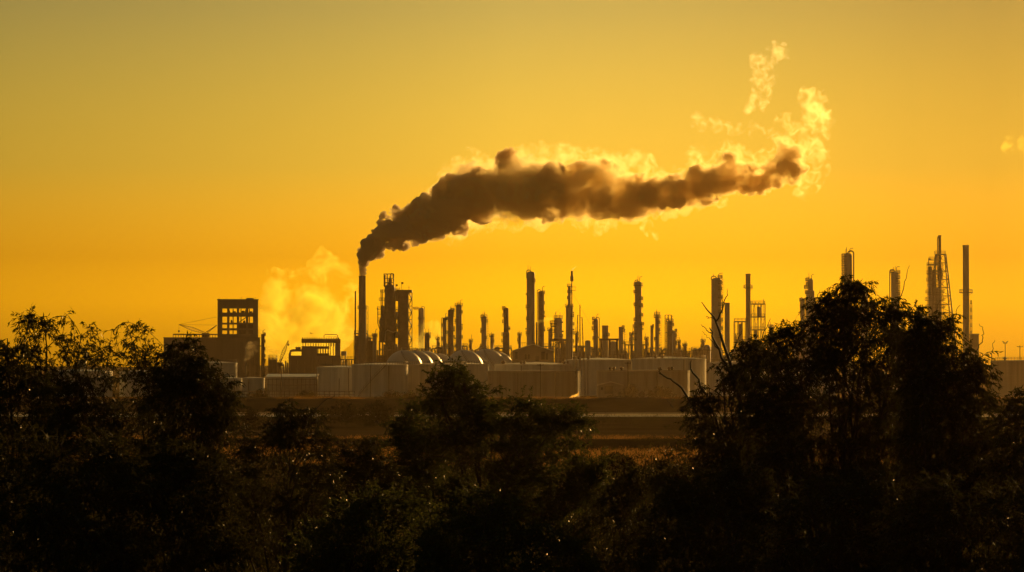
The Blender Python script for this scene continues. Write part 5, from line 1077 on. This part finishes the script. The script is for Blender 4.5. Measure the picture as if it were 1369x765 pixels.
cloud_mesh('smoke_tail', puffs(shrink(jitter(TAIL, 2, 43, .8, (.3, .55)), 1.3), Y, wob=.8, seed=13), .5, VT, sp, OFF, nz=((.4, 3),), seed=14, erode=lobes(3.4, 8, 5, .6, 54, .9))
cloud_mesh('smoke_veil', puffs(shrink(MID, .95)+shrink(TAIL, 1.2), Y, wob=.5, seed=18), .55, VM, sp, OFF, billow=((14, .28, .55), (6, .3, .55)), seed=15, erode=wispy(1.3, 5, .1))
FRC = [(x, y, r*.98) for x, y, r in CORE if 590 < x]
cloud_mesh('smoke_fringe', puffs(shrink(jitter(FRINGE, 2, 44, 1.1), 1.3)+[(x, y, r*1.08) for x, y, r in CORE if 590 < x], Y, wob=.6, seed=8), .7, VF, sp, OFF, billow=((8, .3, .6), (4, .3, .6)), seed=5, nz=((1.2, 5),))
cloud_mesh('smoke_wisp', puffs(shrink(jitter(ARM+UPPER, 2, 45, 1.0), 1.35), Y, wob=.5, seed=9), .6, VW, sp, OFF, billow=((7, .35, .65),), seed=6, nz=((1.2, 4),))
def steam(name, label, cat, L, Y, dens, h, col=(.99,.93,.22), g=.68, er=(1.5, 8, 0), billow=((8, .35, .6),), seed=1, absorb=(0,0,0), mot=None):
    def patchy(m, mot):
        if mot: mottled(m, *mot)
        return m
    loc = P(L[0][0], L[0][1], Y); return tag(cloud_mesh(name, puffs(L, Y, wob=.6, seed=seed), h, patchy(volmat(name+'_volume', col, dens, g, absorb), mot), None, (0,0,0), billow=billow, seed=seed, erode=wispy(*er)), label, cat)
ST = [(350,395,12),(356,372,12),(362,385,20),(370,366,10),(378,392,24),(384,372,14),(395,398,26),(400,374,14),(412,380,18),(420,352,14),(428,344,12),(436,350,13),(432,364,16),(440,378,18),(452,370,14),(462,364,12),(468,372,12),(455,390,22),(430,398,26),(405,420,26),(380,425,28),(362,430,20),(365,455,22),(390,455,26),(415,440,26),(445,425,26),(462,410,18),(455,450,18),(435,462,16),(470,440,10),(385,478,18)]
steam('steam_cloud', 'wide pale golden steam cloud between the boxy tower and the smoking chimney', 'steam cloud', ST, 1640, .03, 1.3, er=(2.0, 14, -1.0), seed=21, mot=(.06, (.46, .66, .0, .16), .12, .6))
steam('steam_puff', 'thin pale steam puffs right of the stair tower, in front of the hazy far column', 'steam', [(558,452,8),(566,440,8),(574,447,8),(582,440,8),(578,456,10),(588,450,8),(568,460,9),(590,462,7),(556,466,7),(577,434,5)], 1700, .03, 1.0, seed=22, er=(1.2, 7, -.6), mot=(.10, (.42, .70, .0, .14), .12, .8))
steam('steam_jet', 'little bright steam jet crossing the split column', 'steam', [(718,429.5,2.4),(721.5,429.2,2.8),(725.5,429.4,2.4),(729,428.5,3),(733,427.5,3.2),(737,426.5,2.6)], 1455, .09, .45, seed=23, er=(.5, 3, 0))
steam('steam_vent', 'brownish steam rising against the right end of the long low building', 'steam', [(329,488,4),(331,480,5),(334,473,6),(338,467,5.5),(333,465,4.5),(341,463,4),(328,494,3),(336,495,4)], 1452, .06, .7, col=(.93,.84,.6), seed=24, er=(.8, 4, -1.0), mot=(.16, (.36, .72, .0, .06), .12, .8))
steam('smoke_drift', 'small grey drift of far smoke right of the lone slender column', 'smoke', [(659,458,7),(664,452,7),(669,450,6),(668,460,7),(660,466,8),(672,464,6),(630,466,5),(635,462,5),(638,468,6),(624,469,4)], 2300, .011, 1.6, col=(.55,.5,.45), g=.2, seed=25, er=(1.6, 8, 0))
steam('smoke_drift', 'faint grey drift of far smoke left of the tall ribbed column', 'smoke', [(836,461,5),(840,456,5.5),(845,462,6),(833,467,5)], 2300, .010, 1.6, col=(.55,.5,.45), g=.2, seed=26, er=(1.4, 8, 0))
steam('cloud_wisp', 'tiny bright wisp of cloud high in the sky at the right edge', 'steam', [(1352,188,7),(1357,193,7),(1351,199,6),(1362,188,6),(1345,196,5),(1366,196,5)], 1500, .02, .8, mot=(.19, (.47, .76, .0, .15), .15, .8), seed=27, er=(1.0, 5, -.8))  # small scrap of cloud, built like the steam puffs, inside the haze box
# the air itself
hz = MB(); hz.box((0, 1340, 85.5), (3100, 3320, 173)); hzo = hz.build('haze', volmat('haze_air', HAZE_C, HAZE_D, .68)); tag(hzo, 'thin golden haze filling the air over the plain', 'haze', None, 'stuff')

# ================================================================ light, sky, camera
AZ, EL = math.radians(23), math.radians(11)
sv = Vector((math.sin(AZ)*math.cos(EL), math.cos(AZ)*math.cos(EL), math.sin(EL)))
sl = bpy.data.lights.new('sun', 'SUN'); sl.energy = 4.8; sl.angle = math.radians(.6); sl.color = SUN_C
so = bpy.data.objects.new('sun', sl); COL.objects.link(so); so.rotation_euler = sv.to_track_quat('Z', 'Y').to_euler(); so.location = (0, -20, 60)
wd = bpy.data.worlds.new('World'); S.world = wd; wd.use_nodes = True; nt = wd.node_tree; bg = nt.nodes['Background']
sk = nt.nodes.new('ShaderNodeTexSky'); sk.sky_type = 'NISHITA'; sk.sun_disc = False; sk.sun_elevation = EL; sk.sun_rotation = AZ
sk.air_density = 1.6; sk.dust_density = 4.0; sk.ozone_density = 1.0; sk.altitude = 0
def vm(op, a, b):
    n = nt.nodes.new('ShaderNodeMix'); n.data_type = 'RGBA'; n.blend_type = op; n.inputs[0].default_value = 1
    for i, v in ((6, a), (7, b)):
        if isinstance(v, tuple): n.inputs[i].default_value = (*v, 1)
        else: nt.links.new(v, n.inputs[i])
    return n.outputs[2]
def mth(op, a, b=None, clamp=False):
    n = nt.nodes.new('ShaderNodeMath'); n.operation = op; n.use_clamp = clamp
    for i, v in ((0, a), (1, b)):
        if v is None: continue
        if isinstance(v, (int, float)): n.inputs[i].default_value = v
        else: nt.links.new(v, n.inputs[i])
    return n.outputs[0]
# the evening sky's own colouring: amber low down, greyer higher up, dim on the side away from the sun
tc = nt.nodes.new('ShaderNodeTexCoord'); sx = nt.nodes.new('ShaderNodeSeparateXYZ'); nt.links.new(tc.outputs['Generated'], sx.inputs[0])
el = mth('DIVIDE', mth('ARCSINE', sx.outputs[2]), math.radians(30), True)
az = mth('ADD', mth('DIVIDE', mth('ARCTAN2', sx.outputs[0], sx.outputs[1]), 2*PI), .5)
rE = ramp(nt, el, [(max(0, e)/30, c) for e, c in SKY_EL])
rA = ramp(nt, az, [(a_/360+.5, (v, v, v)) for a_, v in SKY_AZ])
for n_ in nt.nodes:
    if n_.type == 'VALTORGB': n_.color_ramp.interpolation = 'EASE' if False else 'LINEAR'
col = vm('MULTIPLY', vm('MULTIPLY', sk.outputs[0], TINT), vm('MULTIPLY', rE, rA))
nt.links.new(col, bg.inputs[0]); bg.inputs[1].default_value = SKY
cd = bpy.data.cameras.new('camera'); cd.sensor_width = 36; cd.lens = 18/math.tan(HF/2); cd.clip_end = 12000; cd.clip_start = .5
co = bpy.data.objects.new('camera', cd); COL.objects.link(co); co.location = (0, 0, CAMZ); co.rotation_euler = (PI/2+TH, 0, 0); S.camera = co
vs = S.view_settings; vs.view_transform = 'Standard'; vs.look = 'None'; vs.gamma = 1; vs.exposure = EXPO; vs.use_curve_mapping = False
S.render.resolution_x, S.render.resolution_y = 1024, 572
cy = S.cycles; cy.use_denoising = True; cy.max_bounces = 14; cy.volume_bounces = 12; cy.diffuse_bounces = 3; cy.glossy_bounces = 3; cy.transmission_bounces = 4
cy.transparent_max_bounces = 128; cy.sample_clamp_indirect = 6
